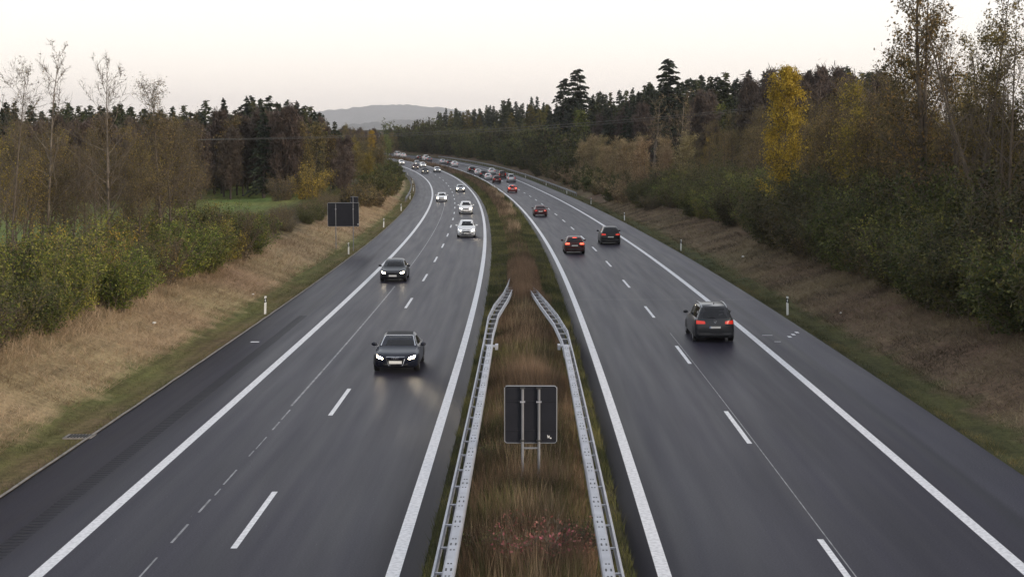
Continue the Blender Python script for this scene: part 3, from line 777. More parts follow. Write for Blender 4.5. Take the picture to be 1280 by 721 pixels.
# --- forests
def scatter(n, region, spacing, tries=6000):
    pts = []
    for _ in range(tries):
        x, y = region()
        if all((x - a) ** 2 + (y - b) ** 2 > spacing ** 2 for a, b in pts): pts.append((x, y))
        if len(pts) >= n: break
    return pts
for i in range(95):
    px = -20 + i * 4.75 + U(-2.5, 2.5); d = U(300, 345); rdg = float(np.interp(px, [0, 200, 240, 330, 365, 400, 425, 440], [131, 133, 131, 122, 127, 138, 152, 168]))
    x = at(px, d); h = CAM_H + (177 - rdg) / 2000 * d - gz(x, d)
    plant('spruce_%d' % random.randrange(4), 'spruce_tree', x, d, h / 17 * U(1.15, 1.6), 'dark spruce on the skyline of the wood behind the green field', 'tree', 'skyline spruces of the left wood', sz=h / 17 * U(.78, 1.05))
fl = {'spruce': 'dark green spruce in the mixed wood behind the green field', 'far_dec': 'purplish brown bare tree in the wood behind the green field', 'leafy': 'brown leaved tree in the wood behind the green field',
      'larch': 'yellowish green larch in the wood behind the green field'}
def left_region():
    d = U(222, 296); px = U(-30, 432 - (d - 222) * .05)
    return at(px, d), d
for x, y in scatter(150, left_region, 3.4):
    px = 660 + x / y * 2000; row = (y - 222) / 74
    q = random.random()
    ridge = np.interp(px, [0, 200, 240, 330, 365, 400, 425, 440], [128, 132, 130, 121, 127, 138, 154, 172]); ridge = CAM_H + (177 - ridge) / 2000 * y - gz(x, y)
    if q < .06 + .5 * max(0, row - .25): key = 'spruce_%d' % random.randrange(4); k = ridge / 17 * U(.86, 1.04); lb = fl['spruce']; nm = 'spruce_tree'; gr = 'spruces behind the field'
    elif q < .9: i = random.choice([0, 1, 0, 1, 2, 4]); key = 'far_dec_%d' % i; k = min(ridge, 13.5) / 15.5 * U(.72, .97); lb = fl['far_dec'] if i < 2 else fl['leafy']; nm = 'deciduous_tree'; gr = 'broadleaf trees behind the field'
    else: key = 'larch_%d' % random.randrange(2); k = ridge / 15 * U(.62, .85); lb = fl['larch']; nm = 'larch_tree'; gr = 'larches behind the field'
    plant(key, nm, x, y, k, lb, 'tree', gr)
# far centre behind the bend
for i in range(26):
    d = U(520, 640); px = U(425, 500); i_ = random.choice([0, 1, 2, 4, 3])
    plant('far_dec_%d' % i_, 'deciduous_tree', at(px, d), d, U(.5, .72), 'brown autumn tree beyond the bend under the far hills', 'tree', 'autumn trees beyond the bend')

# --- right bank
lab_r = {'dark_shrub_a': 'dense dark green shrub along the top of the right bank', 'dark_shrub_b': 'moss green leafy shrub along the top of the right bank',
         'olive_shrub_a': 'lighter olive shrub along the top of the right bank', 'brown_shrub': 'brown twiggy shrub along the top of the right bank'}
shrub_row(56, 130, 2.7, 20.4, 21.6, ['dark_shrub_a', 'dark_shrub_b', 'dark_shrub_b', 'brown_shrub', 'olive_shrub_a'], (1.0, 1.3), lab_r, 'shrubs along the right bank')
shrub_row(130, 215, 3.2, 20.4, 22.0, ['dark_shrub_a', 'dark_shrub_b', 'brown_shrub', 'olive_shrub_a'], (.9, 1.15), lab_r, 'shrubs along the right bank')
shrub_row(58, 135, 3.2, 23.5, 25.0, ['dark_shrub_a', 'dark_shrub_b', 'olive_shrub_a', 'brown_shrub'], (1.3, 1.75), lab_r, 'shrubs along the right bank')
shrub_row(135, 230, 4.0, 23.5, 25.5, ['dark_shrub_a', 'dark_shrub_b', 'olive_shrub_a'], (1.1, 1.45), lab_r, 'shrubs along the right bank')
shrub_row(205, 262, 3.6, 18.5, 21, ['dark_shrub_b', 'brown_shrub', 'dark_shrub_a'], (.75, 1.05), lab_r, 'shrubs along the right bank')

for key, px, d, sc, lab in [
    ('yellow_birch', 976, 132, 1.02, 'slender bright yellow birch standing above the right bank shrubs'),
    ('tall_leafy_a', 1160, 100, 1.14, 'tallest leafy tree on the right rising above the picture top'),
    ('tall_leafy_b', 1118, 110, 1.0, 'olive brown leaved tree left of the tallest one on the right'),
    ('tall_bare', 1256, 86, 1.02, 'tall bare twigged tree at the right picture edge'),
    ('tall_leafy_b', 1212, 93, 1.02, 'olive brown tall tree between the tallest leafy one and the right edge'),
    ('gold_leaf', 1080, 120, 1.15, 'tree with orange yellow leaves left of the tall dark trees on right'),
    ('pale_bare', 815, 250, 1.25, 'pale bare tree with spreading branches among brown trees on right'),
    ('pale_bare', 846, 246, 1.3, 'second pale bare tree, just right of its twin above right bank'),
    ('old_fir_a', 721, 392, 1.22, 'tall dark ragged fir rising above the right wood'),
    ('old_fir_b', 704, 400, 1.13, 'slightly shorter dark fir left of the tall ragged fir'),
    ('old_fir_b', 836, 300, 1.12, 'tall lone dark fir above the brown trees on the right ridge')]:
    plant(key, 'birch_tree' if 'birch' in key else 'fir_tree' if 'fir' in key else 'deciduous_tree', at(px, d), d, sc, lab, 'tree', lean=.01)
for i in range(64):
    px = 800 + i * 4.9 + U(-2.5, 2.5); d = U(330, 380); rdg = float(np.interp(px, [800, 860, 900, 1000, 1110], [106, 97, 91, 86, 84]))
    x = at(px, d); h = CAM_H + (177 - rdg) / 2000 * d - gz(x, d)
    plant('spruce_%d' % random.randrange(4), 'spruce_tree', x, d, h / 17 * U(1.1, 1.5), 'small dark spruce on the skyline ridge above the right wood', 'tree', 'skyline spruces of the right wood', sz=h / 17 * U(.82, 1.04))
x, y, _ = road(398, 19.5)
plant('red_tree', 'deciduous_tree', float(x), float(y), .85, 'small red leaved tree beside the right carriageway before the bend', 'tree')
for px, d, k in ((1012, 128, 1.45), (1030, 126, 1.4), (1050, 127, 1.5)):
    plant('olive_shrub_a', 'shrub', at(px, d), d, k, 'tall light olive shrub in the clearing right of the yellow birch', 'shrub', 'light shrubs in the right clearing')
lab_rt = {'brown_leaf_a': 'brown leaved tree in the thicket above the right bank', 'brown_leaf_b': 'olive brown tree in the thicket above the right bank', 'gold_leaf': 'gold flecked tree in the thicket above the right bank',
          'tall_leafy_b': 'tall olive brown leafy tree in the thicket above the right bank', 'tall_bare': 'tall half bare tree in the thicket above the right bank'}
for i in range(84):
    s_ = 66 + (i % 46) * 4.0 if i < 46 else 64 + (i - 46) * 1.9 + U(-2, 2); u_ = U(25.5, 31) if i % 2 else U(30, 42)
    key = random.choice(['brown_leaf_a', 'brown_leaf_a', 'brown_leaf_a', 'brown_leaf_b', 'gold_leaf', 'gold_leaf'])
    if s_ < 105 and random.random() < .5: key = random.choice(['tall_leafy_b', 'tall_bare', 'brown_leaf_a'])
    u_ = max(u_, 26); x, y, _ = road(s_, u_); k = U(.8, 1.1) * (1.0 if s_ < 150 else .85) * (1.12 if s_ < 100 else 1)
    if key.startswith('tall') : k *= .85
    plant(key, 'deciduous_tree', float(x), float(y), k, lab_rt[key], 'tree', 'trees above the right bank')
ls = {'straw_tree': 'pale straw coloured small tree on the right before the bend'}
for i in range(26):
    s_ = 222 + i * 6 + U(-3, 3); x, y, _ = road(s_, U(19.5, 26)); plant('straw_tree', 'deciduous_tree', float(x), float(y), U(.75, 1.1), ls['straw_tree'], 'tree', 'straw coloured trees on the right')
lab_bs = {'far_straw': 'pale straw shrub beside the far right shoulder', 'far_brown': 'low brown shrub beside the far right shoulder', 'far_olive': 'olive shrub beside the far right shoulder among straw ones'}
lab_b = {'far_olive': 'olive bushy plant in the tall roadside belt along the far right bend', 'far_dark': 'dark bushy plant in the tall roadside belt along the far right bend',
         'far_straw': 'pale straw shrub beside the far right shoulder', 'far_brown': 'low brown shrub beside the far right shoulder'}
shrub_row(235, 400, 5.5, 17.5, 20, ['far_straw', 'far_brown', 'far_olive'], (.7, 1.0), lab_bs, 'shrubs beside the far right shoulder')
shrub_row(330, 640, 5.0, 18.5, 21, ['far_olive', 'far_dark', 'far_olive'], (1.2, 1.6), lab_b, 'tall belt along the far right bend', name='small_tree', cat_='small tree')
shrub_row(340, 640, 5.2, 22, 25, ['far_olive', 'far_dark', 'far_olive'], (1.75, 2.3), lab_b, 'tall belt along the far right bend', name='small_tree', cat_='small tree')
fr = {'spruce': 'dark spruce in the large wood on the right', 'dec': 'purplish bare tree in the large wood on the right', 'leafy': 'brown leaved tree in the large wood on the right', 'larch': 'yellowish larch in the large wood on the right'}
def right_region():
    if random.random() < .45:
        s_ = U(170, 330); u_ = U(40, 105)
    else:
        s_ = U(330, 640); u_ = U(26, 52)
    x, y, _ = road(s_, u_); return float(x), float(y)
for x, y in scatter(420, right_region, 4.0, 14000):
    px = 660 + x / y * 2000
    if px > 1100 : continue
    ytop = np.interp(px, [490, 520, 560, 640, 700, 800, 900, 1000, 1080], [168, 149, 135, 124, 120, 110, 95, 90, 88])
    top = CAM_H + (177 - ytop) / 2000 * y; H = max(9, min(24, top - gz(x, y)))
    s_, u_ = to_road(x, y); rear = (float(u_[0]) - 40) / 65 if s_[0] < 330 else (float(u_[0]) - 26) / 26
    q = random.random()
    if q < .25 + .35 * rear + (.3 if s_[0] > 330 else 0): key = 'spruce_%d' % random.randrange(4); k = H / 17 * U(.74, 1.03); lb = fr['spruce']; nm = 'spruce_tree'; gr = 'spruces in the right wood'
    elif q < .88 and s_[0] < 400: i = random.choice([0, 1, 0, 1, 2, 3, 4]); key = 'far_dec_%d' % i; k = min(H, 17) / 13 * U(.68, .9); lb = fr['dec'] if i < 2 else fr['leafy']; nm = 'deciduous_tree'; gr = 'broadleaf trees in the right wood'
    else: key = 'larch_%d' % random.randrange(2); k = H / 15 * U(.7, .92); lb = fr['larch']; nm = 'larch_tree'; gr = 'larches in the right wood'
    plant(key, nm, x, y, k, lb, 'tree', gr)

# ------------------------------------------------------------------ grass (nobody could count it)
def blades(name, n_fn, mats, zones, seed, lab):
    """zones: (s0,s1,u0,u1,per_m2,height,width,lean,clump)"""
    r = np.random.default_rng(seed); Vs = []; Fs = []; As = []; b = 0
    for (s0, s1, u0, u1, dn, h, wd, ln, peak) in zones:
        n = int((s1 - s0) * abs(u1 - u0) * dn)
        s = r.uniform(s0, s1, n); u = r.uniform(u0, u1, n)
        x, y, z = road(s, u)
        keep = vnoise(x, y, 1.1, seed + 5) * .7 + vnoise(x, y, .35, seed + 6) * .5 > r.random(n) * .75
        x, y, u, s = x[keep], y[keep], u[keep], s[keep]; n = len(x)
        z = np.interp(u, UP, UZ) + np.interp(s, S, RZ) if abs(u0) < 3 else ground_z(x, y)
        prof = np.ones(n)
        if peak: prof = .35 + .65 * np.exp(-(u / peak) ** 2) + .2 * (vnoise(x, y, 3, seed + 8) - .4)
        hh = h * r.uniform(.5, 1.3, n) * np.clip(prof, .2, 2) * (.6 + .8 * vnoise(x, y, 2.0, seed + 7))
        az = r.uniform(0, 6.28, n); d = np.c_[np.cos(az), np.sin(az), np.zeros(n)]
        az2 = r.uniform(0, 6.28, n); lv = np.c_[np.cos(az2), np.sin(az2), np.zeros(n)] * (hh * ln * r.uniform(.2, 1.4, n))[:, None]
        p = np.c_[x, y, z - .02]; wv = d * (wd * r.uniform(.6, 1.4, n))[:, None] / 2
        V = np.stack([p - wv, p + wv, p + lv + np.c_[np.zeros(n), np.zeros(n), hh]], 1).reshape(-1, 3)
        Vs.append(V); Fs.append(np.arange(3 * n).reshape(n, 3) + b); b += len(V)
        As.append(np.clip(r.normal(.5, .2, n) + (vnoise(x, y, 2.3, seed + 9) - .5) * .7, 0, 1))
    o = link(name, mesh_np(name, np.concatenate(Vs), np.concatenate(Fs), mats, attr=np.concatenate(As)))
    return tag(o, lab, 'grass', None, 'stuff')
M['grass_brown'] = leaf_mat('grass_brown', (.06, .047, .026), (.135, .095, .055), (.27, .195, .115), trans=.2, vary=0, clump=.4)
M['grass_green'] = leaf_mat('grass_green', (.038, .044, .015), (.085, .086, .03), (.18, .15, .06), trans=.2, vary=0, clump=.4)
M['grass_straw'] = leaf_mat('grass_straw', (.19, .145, .08), (.33, .255, .15), (.46, .37, .23), trans=.15, vary=0, clump=.3)
M['grass_dead'] = leaf_mat('grass_dead', (.06, .042, .028), (.14, .10, .064), (.27, .20, .13), trans=.15, vary=0, clump=.3)
M['grass_verge'] = leaf_mat('grass_verge', (.06, .07, .022), (.105, .105, .036), (.17, .14, .06), trans=.15, vary=0, clump=.3)
blades('median_grass', None, [M['grass_brown']], [(24, 62, -1.5, 1.5, 420, .75, .012, .35, 1.3), (62, 96, -1.5, 1.5, 230, .6, .016, .35, 1.3), (92, 122, -1.0, 1.0, 330, 1.05, .02, .25, .9),
       (120, 200, -.9, .9, 40, .5, .03, .3, 1.0), (200, 420, -.9, 1.3, 20, .9, .06, .3, 1.3), (420, 640, -1.8, 1.8, 8, .8, .12, .3, 1.3)], 21, 'tall reddish brown dry grass in the central reservation')
blades('median_grass', None, [M['grass_green']], [(24, 70, -2.3, -1.2, 300, .26, .014, .5, 0), (24, 70, 1.2, 2.3, 300, .26, .014, .5, 0), (70, 200, -2.3, -.7, 110, .28, .022, .5, 0), (70, 200, .7, 2.3, 110, .28, .022, .5, 0),
       (200, 420, -2.3, 2.3, 36, .4, .06, .4, 0), (24, 70, -1.2, 1.2, 170, .55, .014, .5, 0), (70, 200, -.8, .8, 60, .5, .022, .5, 0)], 22, 'short dark green grass along both edges of the central reservation')
blades('median_grass', None, [M['grass_straw']], [(24, 66, -1.4, 1.4, 45, .85, .011, .3, 1.3), (66, 122, -1, 1, 30, .9, .016, .3, 1.2), (168, 176, -.4, .9, 60, 1.0, .035, .3, 0), (205, 216, 0, 1.3, 40, 1.0, .05, .3, 0), (232, 240, .3, 1.6, 40, 1.0, .05, .3, 0), (268, 282, .2, 1.6, 40, 1.0, .06, .3, 0), (300, 316, .3, 1.7, 34, 1.0, .07, .3, 0)], 27, 'pale dry straw tufts standing in the central reservation')
blades('bank_grass', None, [M['grass_straw']], [(34, 110, -20.3, -15.7, 130, .22, .02, 1.7, 0), (110, 260, -19.5, -15.7, 50, .26, .035, 1.4, 0), (34, 130, -20.6, -18.6, 40, .5, .02, .8, 0)], 23, 'mown straw coloured dry grass on the left bank slope')
blades('verge_grass', None, [M['grass_verge']], [(34, 120, -15.9, -13.95, 150, .12, .016, .8, 0), (120, 300, -15.9, -13.95, 55, .16, .03, .8, 0)], 24, 'short green verge grass beside the left hard shoulder')
blades('bank_grass', None, [M['grass_dead']], [(38, 120, 15.6, 21, 130, .18, .026, 1.7, 0), (120, 250, 15.4, 20, 46, .2, .04, 1.4, 0), (38, 130, 19, 21, 36, .42, .022, .8, 0)], 25, 'dark dead grass and fallen leaves on the right bank slope')
blades('verge_grass', None, [M['grass_green']], [(38, 120, 13.95, 15.9, 150, .12, .016, .8, 0), (120, 300, 13.95, 15.8, 50, .16, .03, .8, 0)], 26, 'short dull green verge grass beside the right hard shoulder')

# low red and green leaved shrub in the middle of the reservation
make_shrub('red_shrub', 81, .75, 1.0, 30, 'twig', 'leaf_pink', 1600, .07, spread=.7) if False else None
M['leaf_pink'] = leaf_mat('leaf_pink', (.10, .07, .04), (.34, .09, .10), (.46, .20, .17), vary=0)
M['leaf_grey'] = leaf_mat('leaf_grey', (.07, .085, .035), (.13, .145, .06), (.22, .21, .10), vary=0)
make_shrub('red_shrub', 81, .7, .9, 26, 'twig', 'leaf_pink', 1000, .06, spread=.7)
make_shrub('weed_shrub', 82, .6, .9, 26, 'twig', 'leaf_grey', 1600, .06, spread=.7)
for x, y, k, key, lab in [(.12, 34.3, 1.35, 'red_shrub', 'low red leaved shrub in the median grass, nearest the camera'), (-.6, 35.2, 1.2, 'weed_shrub', 'grey green weed clump left of the low red shrub in the median'),
                          (.75, 35.2, 1.25, 'red_shrub', 'low red leaved shrub right of the nearest one in the median'), (-.1, 36.6, 1.0, 'red_shrub', 'small red leaved shrub behind the nearest red one in the median'),
                          (1.15, 36.3, 1.0, 'weed_shrub', 'grey green weed clump beside the right guard rail'), (-.95, 46.5, .9, 'weed_shrub', 'grey green weed clump left of the median sign posts')]:
    plant(key, 'shrub', x, y, k, lab, 'shrub', sink=0)

# ------------------------------------------------------------------ guard rails of the central reservation
W_PROF = [(0, -.155), (.045, -.12), (.045, -.06), (0, -.02), (0, .02), (.045, .06), (.045, .12), (0, .155), (-.012, .155), (.03, .115), (.03, .065), (-.015, .02), (-.015, -.02), (.03, -.065), (.03, -.115), (-.012, -.155)]
def path(pts, s0, s1, step=1.0):
    ps, pu, pz = zip(*pts); ss = np.arange(s0, s1 + .01, step); out = []
    for s in ss:
        x, y, z = road(s, float(np.interp(s, ps, pu))); out.append((float(x), float(y), float(z) + float(np.interp(s, ps, pz))))
    return ss, out
def super_rail(sg, front, back, label):
    root = empty('guard_rail', tuple(map(float, road(25, sg * 1.7))))
    base = Vector(root.location)
    loc = lambda pts: [Vector(p) - base for p in pts]
    prof = [(sg * a, b) for a, b in W_PROF]
    _, fp = path(front, 22, 112); m = MB(); m.sweep(loc(fp), prof); m.build('front_beam', M['zinc'], root, smooth=40)
    _, bp = path(back, 64, 94); m = MB(); m.sweep(loc(bp), [(-sg * a, b * .8) for a, b in W_PROF]); m.build('rear_beam', M['zinc'], root, smooth=40)
    # box beam with rounded shoulders and bolt slots in its top
    box = [(s, sg * 1.57, .86) for s in (0, 200)]
    _, xp = path(box, 22, 66); xp = loc(xp); m = MB()
    m.sweep(xp, [(-.12, -.09), (-.12, .05), (-.085, .085), (.085, .085), (.12, .05), (.12, -.09)])
    for k in range(23):
        s = 22.7 + 2 * k
        for ds_, du in ((-.42, -.035), (-.42, .035), (0, -.05), (0, .05), (.1, -.05), (.1, .05), (.5, -.03), (.5, .03)):
            if s + ds_ > 65.8: continue
            x, y, z = road(s + ds_, sg * 1.57 + du); c = Vector((float(x), float(y), float(z) + .86 + .0865)) - base
            m.box(c, (.035, .075, .003), 1)
    m.build('box_beam', [M['zinc'], M['slot']], root, smooth=30)
    # end shoe where the box beam begins
    x, y, z = road(66.1, sg * 1.5); m = MB(); m.box(Vector((float(x), float(y), float(z) + .86)) - base, (.5, .28, .06)); m.box(Vector((float(x) - sg * .2, float(y) + .1, float(z) + .82)) - base, (.12, .5, .2)); m.build('end_shoe', M['zinc'], root)
    for k in range(37):
        s = 23 + 2 * k
        if s > 95: break
        uf = float(np.interp(s, [p[0] for p in front], [p[1] for p in front])); zf = float(np.interp(s, [p[0] for p in front], [p[2] for p in front]))
        ub = float(np.interp(s, [p[0] for p in back], [p[1] for p in back])) if s > 65 else sg * 1.6
        x0, y0, z0 = map(float, road(s, uf)); x1, y1, _ = map(float, road(s, ub))
        m = MB(); c = Vector(((x0 + x1) / 2, (y0 + y1) / 2, z0 + zf + .1)) - base
        m.box(c, (abs(uf - ub) - .02, .07, .035)); m.build('spacer', M['zinc'], root)
        m = MB(); um = (uf + ub) / 2; x, y, z = map(float, road(s, um)); hgt = max(.1, zf + .06)
        m.box(Vector((x, y, z + hgt / 2 - .15)) - base, (.012, .14, hgt + .3)); m.box(Vector((x + .03, y - .07, z + hgt / 2 - .15)) - base, (.05, .012, hgt + .3)); m.box(Vector((x - .03, y + .07, z + hgt / 2 - .15)) - base, (.05, .012, hgt + .3))
        m.build('post', M['zinc_dull'], root)
    return tag(root, label, 'guard rail', 'guard rails of the central reservation')
super_rail(-1, [(0, -1.87, .7), (78, -1.87, .7), (84, -1.66, .7), (91, -1.22, .68), (98, -1.0, .55), (106, -.85, .3), (112, -.8, .05)], [(0, -1.55, .7), (71, -1.55, .7), (79, -1.42, .7), (87, -1.0, .68), (94, -.75, .6)],
           'galvanised double guard rail left of the brown median grass')
super_rail(1, [(0, 1.87, .7), (72, 1.80, .7), (79, 1.5, .7), (86, 1.08, .68), (94, .62, .58), (103, .15, .32), (112, -.1, .05)], [(0, 1.55, .7), (68, 1.5, .7), (75, 1.28, .7), (84, .75, .68), (94, .3, .6)],
           'galvanised double guard rail right of the brown median grass')
def plain_rail(u, s0, s1, label, sg):
    root = empty('guard_rail', tuple(map(float, road(s0, u)))); base = Vector(root.location)
    _, p = path([(0, u, .6), (900, u, .6)], s0, s1, 3.0)
    m = MB(); m.sweep([Vector(q) - base for q in p], [(sg * a, b) for a, b in W_PROF]); m.build('beam', M['zinc_dull'], root, smooth=40)
    s = s0
    while s <= s1 and (s - s0) / 4 < 95:
        x, y, z = map(float, road(s, u + sg * -.08)); m = MB(); m.box(Vector((x, y, z + .25)) - base, (.1, .06, 1.0)); m.build('post', M['zinc_dull'], root); s += 4
    return tag(root, label, 'guard rail')
plain_rail(15.0, 285, 560, 'long single guard rail beside the far right hard shoulder', -1)
plain_rail(-14.75, 262, 560, 'long single guard rail beside the far left hard shoulder', 1)

# ------------------------------------------------------------------ signs seen from behind
def sign_back(name, s, u, wd, ht, z0, posts, label, braces, extra=None, mark=False, foot=0.0, yaw=0.0):
    x, y, z = map(float, road(s, u)); z = gz(x, y) if abs(u) > 14 else z
    root = empty(name, (x, y, z), -heading(s) + yaw)
    m = MB(); m.box((0, .03, z0 + ht / 2), (wd, .02, ht))
    for k in braces: m.box((0, .012, z0 + ht * k), (wd - .06, .02, .03), 0)
    pn = m.build('panel', M['sign_back'], root)
    m = MB(); e = .022; r_ = .07
    out = []
    for cx, cz, a0 in ((wd/2 - r_, z0 + r_, -90), (wd/2 - r_, z0 + ht - r_, 0), (-wd/2 + r_, z0 + ht - r_, 90), (-wd/2 + r_, z0 + r_, 180)):
        for t in range(5): a = math.radians(a0 + 22.5 * t); out.append((cx + r_ * math.cos(a), cz + r_ * math.sin(a)))
    out.append(out[0]); m.tube([(a, .028, b) for a, b in out], e * .75, 4); m.build('frame', M['sign_frame'], pn, smooth=30)
    for px_, top in posts:
        m = MB(); m.tube([(px_, -.04, -.5), (px_, -.04, top)], .038, 8); m.build('post', M['zinc_dull'], root, smooth=40)
    for px_, top in posts:
        for k in (.05, .73, .97):
            if z0 + ht * k < top + .05:
                m = MB(); m.box((px_, -.035, z0 + ht * k), (.14, .11, .035)); m.build('clamp', M['zinc'] if k == .73 else M['slot'], root)
    if mark:
        m = MB(); m.box((posts[0][0] / 2 + posts[1][0] / 2, -.04, z0 - .13), (abs(posts[0][0] - posts[1][0]), .04, .04)); m.build('cross_brace', M['zinc_dull'], root)
        # small pale letter mark, an x with a low digit, painted near the corner
        m = MB(); cx, cz = wd * .35, z0 + .17
        for a in (40, -40): m.box((cx, .017, cz), (.015, .004, .085), 0, Matrix.Rotation(math.radians(a), 3, 'Y'))
        m.box((cx - .03, .017, cz + .02), (.014, .004, .06)); m.box((cx + .055, .017, cz - .035), (.03, .004, .035))
        m.build('corner_mark', M['sticker'], root)
    if extra:
        m = MB(); m.box((extra[0], .03, extra[1]), (extra[2], .02, extra[3])); p2 = m.build('upper_panel', M['sign_back'], root)
        m = MB(); a, b = extra[2] / 2, extra[3] / 2
        m.tube([(extra[0] - a, .028, extra[1] - b), (extra[0] - a, .028, extra[1] + b), (extra[0] + a, .028, extra[1] + b), (extra[0] + a, .028, extra[1] - b), (extra[0] - a, .028, extra[1] - b)], .018, 4); m.build('frame', M['sign_frame'], p2)
        m = MB(); m.box((wd * .47, .017, z0 + .18), (.05, .004, .12)); m.build('corner_mark', M['sticker'], root)
    return tag(root, label, 'road sign')
sign_back('road_sign', 43.0, .05, 1.41, 1.56, 1.14, [(-.22, 2.66), (.225, 2.66)], 'dark back of a squarish road sign on two posts in the median', (.22, .73), mark=True)
sign_back('road_sign', 140, -15.25, 2.72, 2.05, 2.15, [(-.66, 4.15), (.86, 4.78)], 'dark back of a wide road sign with small upper panel on left bank', (.25, .5, .75), extra=(.98, 4.47, .62, .5))

# ------------------------------------------------------------------ marker posts
def marker(s, u, flip, label, lean):
    x, y, _ = map(float, road(s, u)); root = empty('marker_post', (x, y, gz(x, y)), -heading(s)); root.rotation_euler[1] = lean
    tri = lambda z, k=1.0: [(-.06 * k, -.05 * k, z), (.06 * k, -.05 * k, z), (.035 * k, .06 * k, z), (-.035 * k, .06 * k, z)]
    def prism(m, z0, z1, k, sl=0):
        a = tri(z0, k); b = tri(z1, k); b = [(p[0], p[1], p[2] + (sl if p[0] > 0 else -sl)) for p in b]; a = [(p[0], p[1], p[2] + (sl if p[0] > 0 else -sl)) for p in a]
        m.add(a + b, [(0, 3, 2, 1), (4, 5, 6, 7), (0, 1, 5, 4), (1, 2, 6, 5), (2, 3, 7, 6), (3, 0, 4, 7)])
    m = MB(); prism(m, -.3, 1.0, 1); top = m.build('body', M['post_white'], root)
    m = MB(); prism(m, .66, .90, 1.06, .03 * flip); m.build('black_band', M['post_black'], root)
    for sgn in (-1, 1):
        m = MB(); m.box((0, sgn * .066, .78), (.045, .008, .15)); m.build('reflector', M['reflector'], root)
    return tag(root, label, 'marker post', 'roadside marker posts')
lefts = [(87, -14.25), (136, -14.45), (182, -14.4), (226, -14.3), (272, -14.3), (318, -14.3), (364, -14.3), (410, -14.3), (456, -14.3)]
rights = [(87, 14.3), (140, 14.3), (198, 14.5), (250, 14.5), (299, 14.5), (348, 14.5), (398, 14.5)]
names = ['nearest', 'second', 'third', 'fourth', 'fifth', 'sixth', 'seventh', 'eighth', 'ninth']
for i, (s, u) in enumerate(lefts): marker(s, u, 1, 'white marker post with black band on the left verge, %s from the camera' % names[i], U(-.04, .04))
for i, (s, u) in enumerate(rights): marker(s, u, -1, 'white marker post with black band on the right verge, %s from the camera' % names[i], U(-.03, .03))

# drain inlet and litter
x, y, _ = map(float, road(50, -14.25)); root = empty('drain_inlet', (x, y, gz(x, y) + .02), 0)
m = MB(); m.box((0, 0, -.04), (.9, .7, .16)); m.build('concrete_collar', M['edge_stone'], root)
m = MB()
for k in range(7): m.box((-.3 + .1 * k, 0, .05), (.05, .5, .025))
m.build('grate', M['slot'], root); tag(root, 'dark drain grate in a pale collar beside the left hard shoulder', 'drain')
def litter(s, u, k, label):
    x, y, _ = map(float, road(s, u)); r = np.random.default_rng(int(s)); bm = bmesh.new(); bmesh.ops.create_icosphere(bm, subdivisions=2, radius=.09 * k)
    for v in bm.verts: v.co += Vector(r.normal(size=3) * .02 * k); v.co.z *= .5
    me = bpy.data.meshes.new('litter'); bm.to_mesh(me); bm.free(); me.materials.append(M['paper'])
    tag(link('litter', me, None, (x, y, gz(x, y) + .08)), label, 'litter')
litter(75, -17.6, 1, 'small white crumpled paper on the straw slope of the left bank')
litter(95, -16.2, .8, 'tiny white paper scrap near the verge on the left bank')
litter(124, 17.3, 1.3, 'white crumpled paper on the dark slope of the right bank')
litter(84, 16.6, .7, 'tiny pale paper scrap on the right bank near the nearest marker post')

# ------------------------------------------------------------------ power line
def pole(x, y, ztop, label):
    z = gz(x, y); root = empty('power_pole', (x, y, z)); h = ztop - z
    m = MB(); m.tube([(0, 0, -.5), (0, 0, h)], [.11, .07], 8); m.build('mast', M['wood'], root, smooth=40)
    m = MB(); m.box((0, 0, h - .25), (.12, 2.2, .12)); m.build('crossarm', M['wood'], root)
    for sgn in (-1, 1):
        m = MB(); m.tube([(0, sgn * 1.0, h - .2), (0, sgn * 1.0, h + .1)], .04, 6); m.build('insulator', M['bark_dark'], root)
    tag(root, label, 'power pole')
PA = (at(206, 205), 205.0, CAM_H - .05); PB = (at(1100, 265), 265.0, 9.3 + 60 / 2000 * 265)
PA = (PA[0], PA[1], 9.4)
pole(*PA[:2], PA[2] + .0, 'thin wooden power pole before the wood on the left')
pole(*PB[:2], PB[2] + .0, 'wooden power pole behind the trees on the right')
for sgn, lab in ((-1, 'overhead power cable crossing the motorway, the nearer of two'), (1, 'overhead power cable crossing the motorway, the farther of two')):
    pts = []
    for i in range(41):
        t = i / 40; x = PA[0] + (PB[0] - PA[0]) * t; y = PA[1] + (PB[1] - PA[1]) * t + sgn * 1.0; z = PA[2] + .1 + (PB[2] - PA[2]) * t - 1.6 * 4 * t * (1 - t) - (0.35 if sgn > 0 else 0) * math.sin(math.pi * t)
        pts.append((x, y, z))
    m = MB(); m.tube(pts, .022, 5); tag(m.build('power_cable', M['wire']), lab, 'power cable', 'overhead power cables')

# ------------------------------------------------------------------ cars
M['glass_dark'] = plain('glass_dark', (.010, .011, .014), .05, spec=.38)
M['tyre'] = plain('tyre', (.014, .014, .015), .8)
M['rim'] = plain('rim', (.38, .39, .41), .3, .8)
M['plastic'] = plain('plastic_black', (.014, .014, .016), .45)
M['chrome'] = plain('chrome', (.75, .75, .77), .12, 1.)
M['plate'] = plain('plate', (.72, .72, .70), .5)
M['plate_blue'] = plain('plate_blue', (.03, .08, .35), .5)
M['plate_ink'] = plain('plate_ink', (.03, .03, .03), .5)
M['lamp_on'] = plain('lamp_on', (.8, .8, .8), .2, emis=(1, .84, .60), es=42)
M['lamp_far'] = plain('lamp_far', (.8, .8, .8), .2, emis=(1, .88, .70), es=4)
M['lamp_off'] = plain('lamp_clear', (.55, .57, .6), .12, .4)
M['tail'] = plain('tail_lamp', (.35, .012, .01), .2, emis=(1, .06, .03), es=.25)
M['brake'] = plain('brake_lamp', (.5, .02, .015), .2, emis=(1, .10, .05), es=2.2)
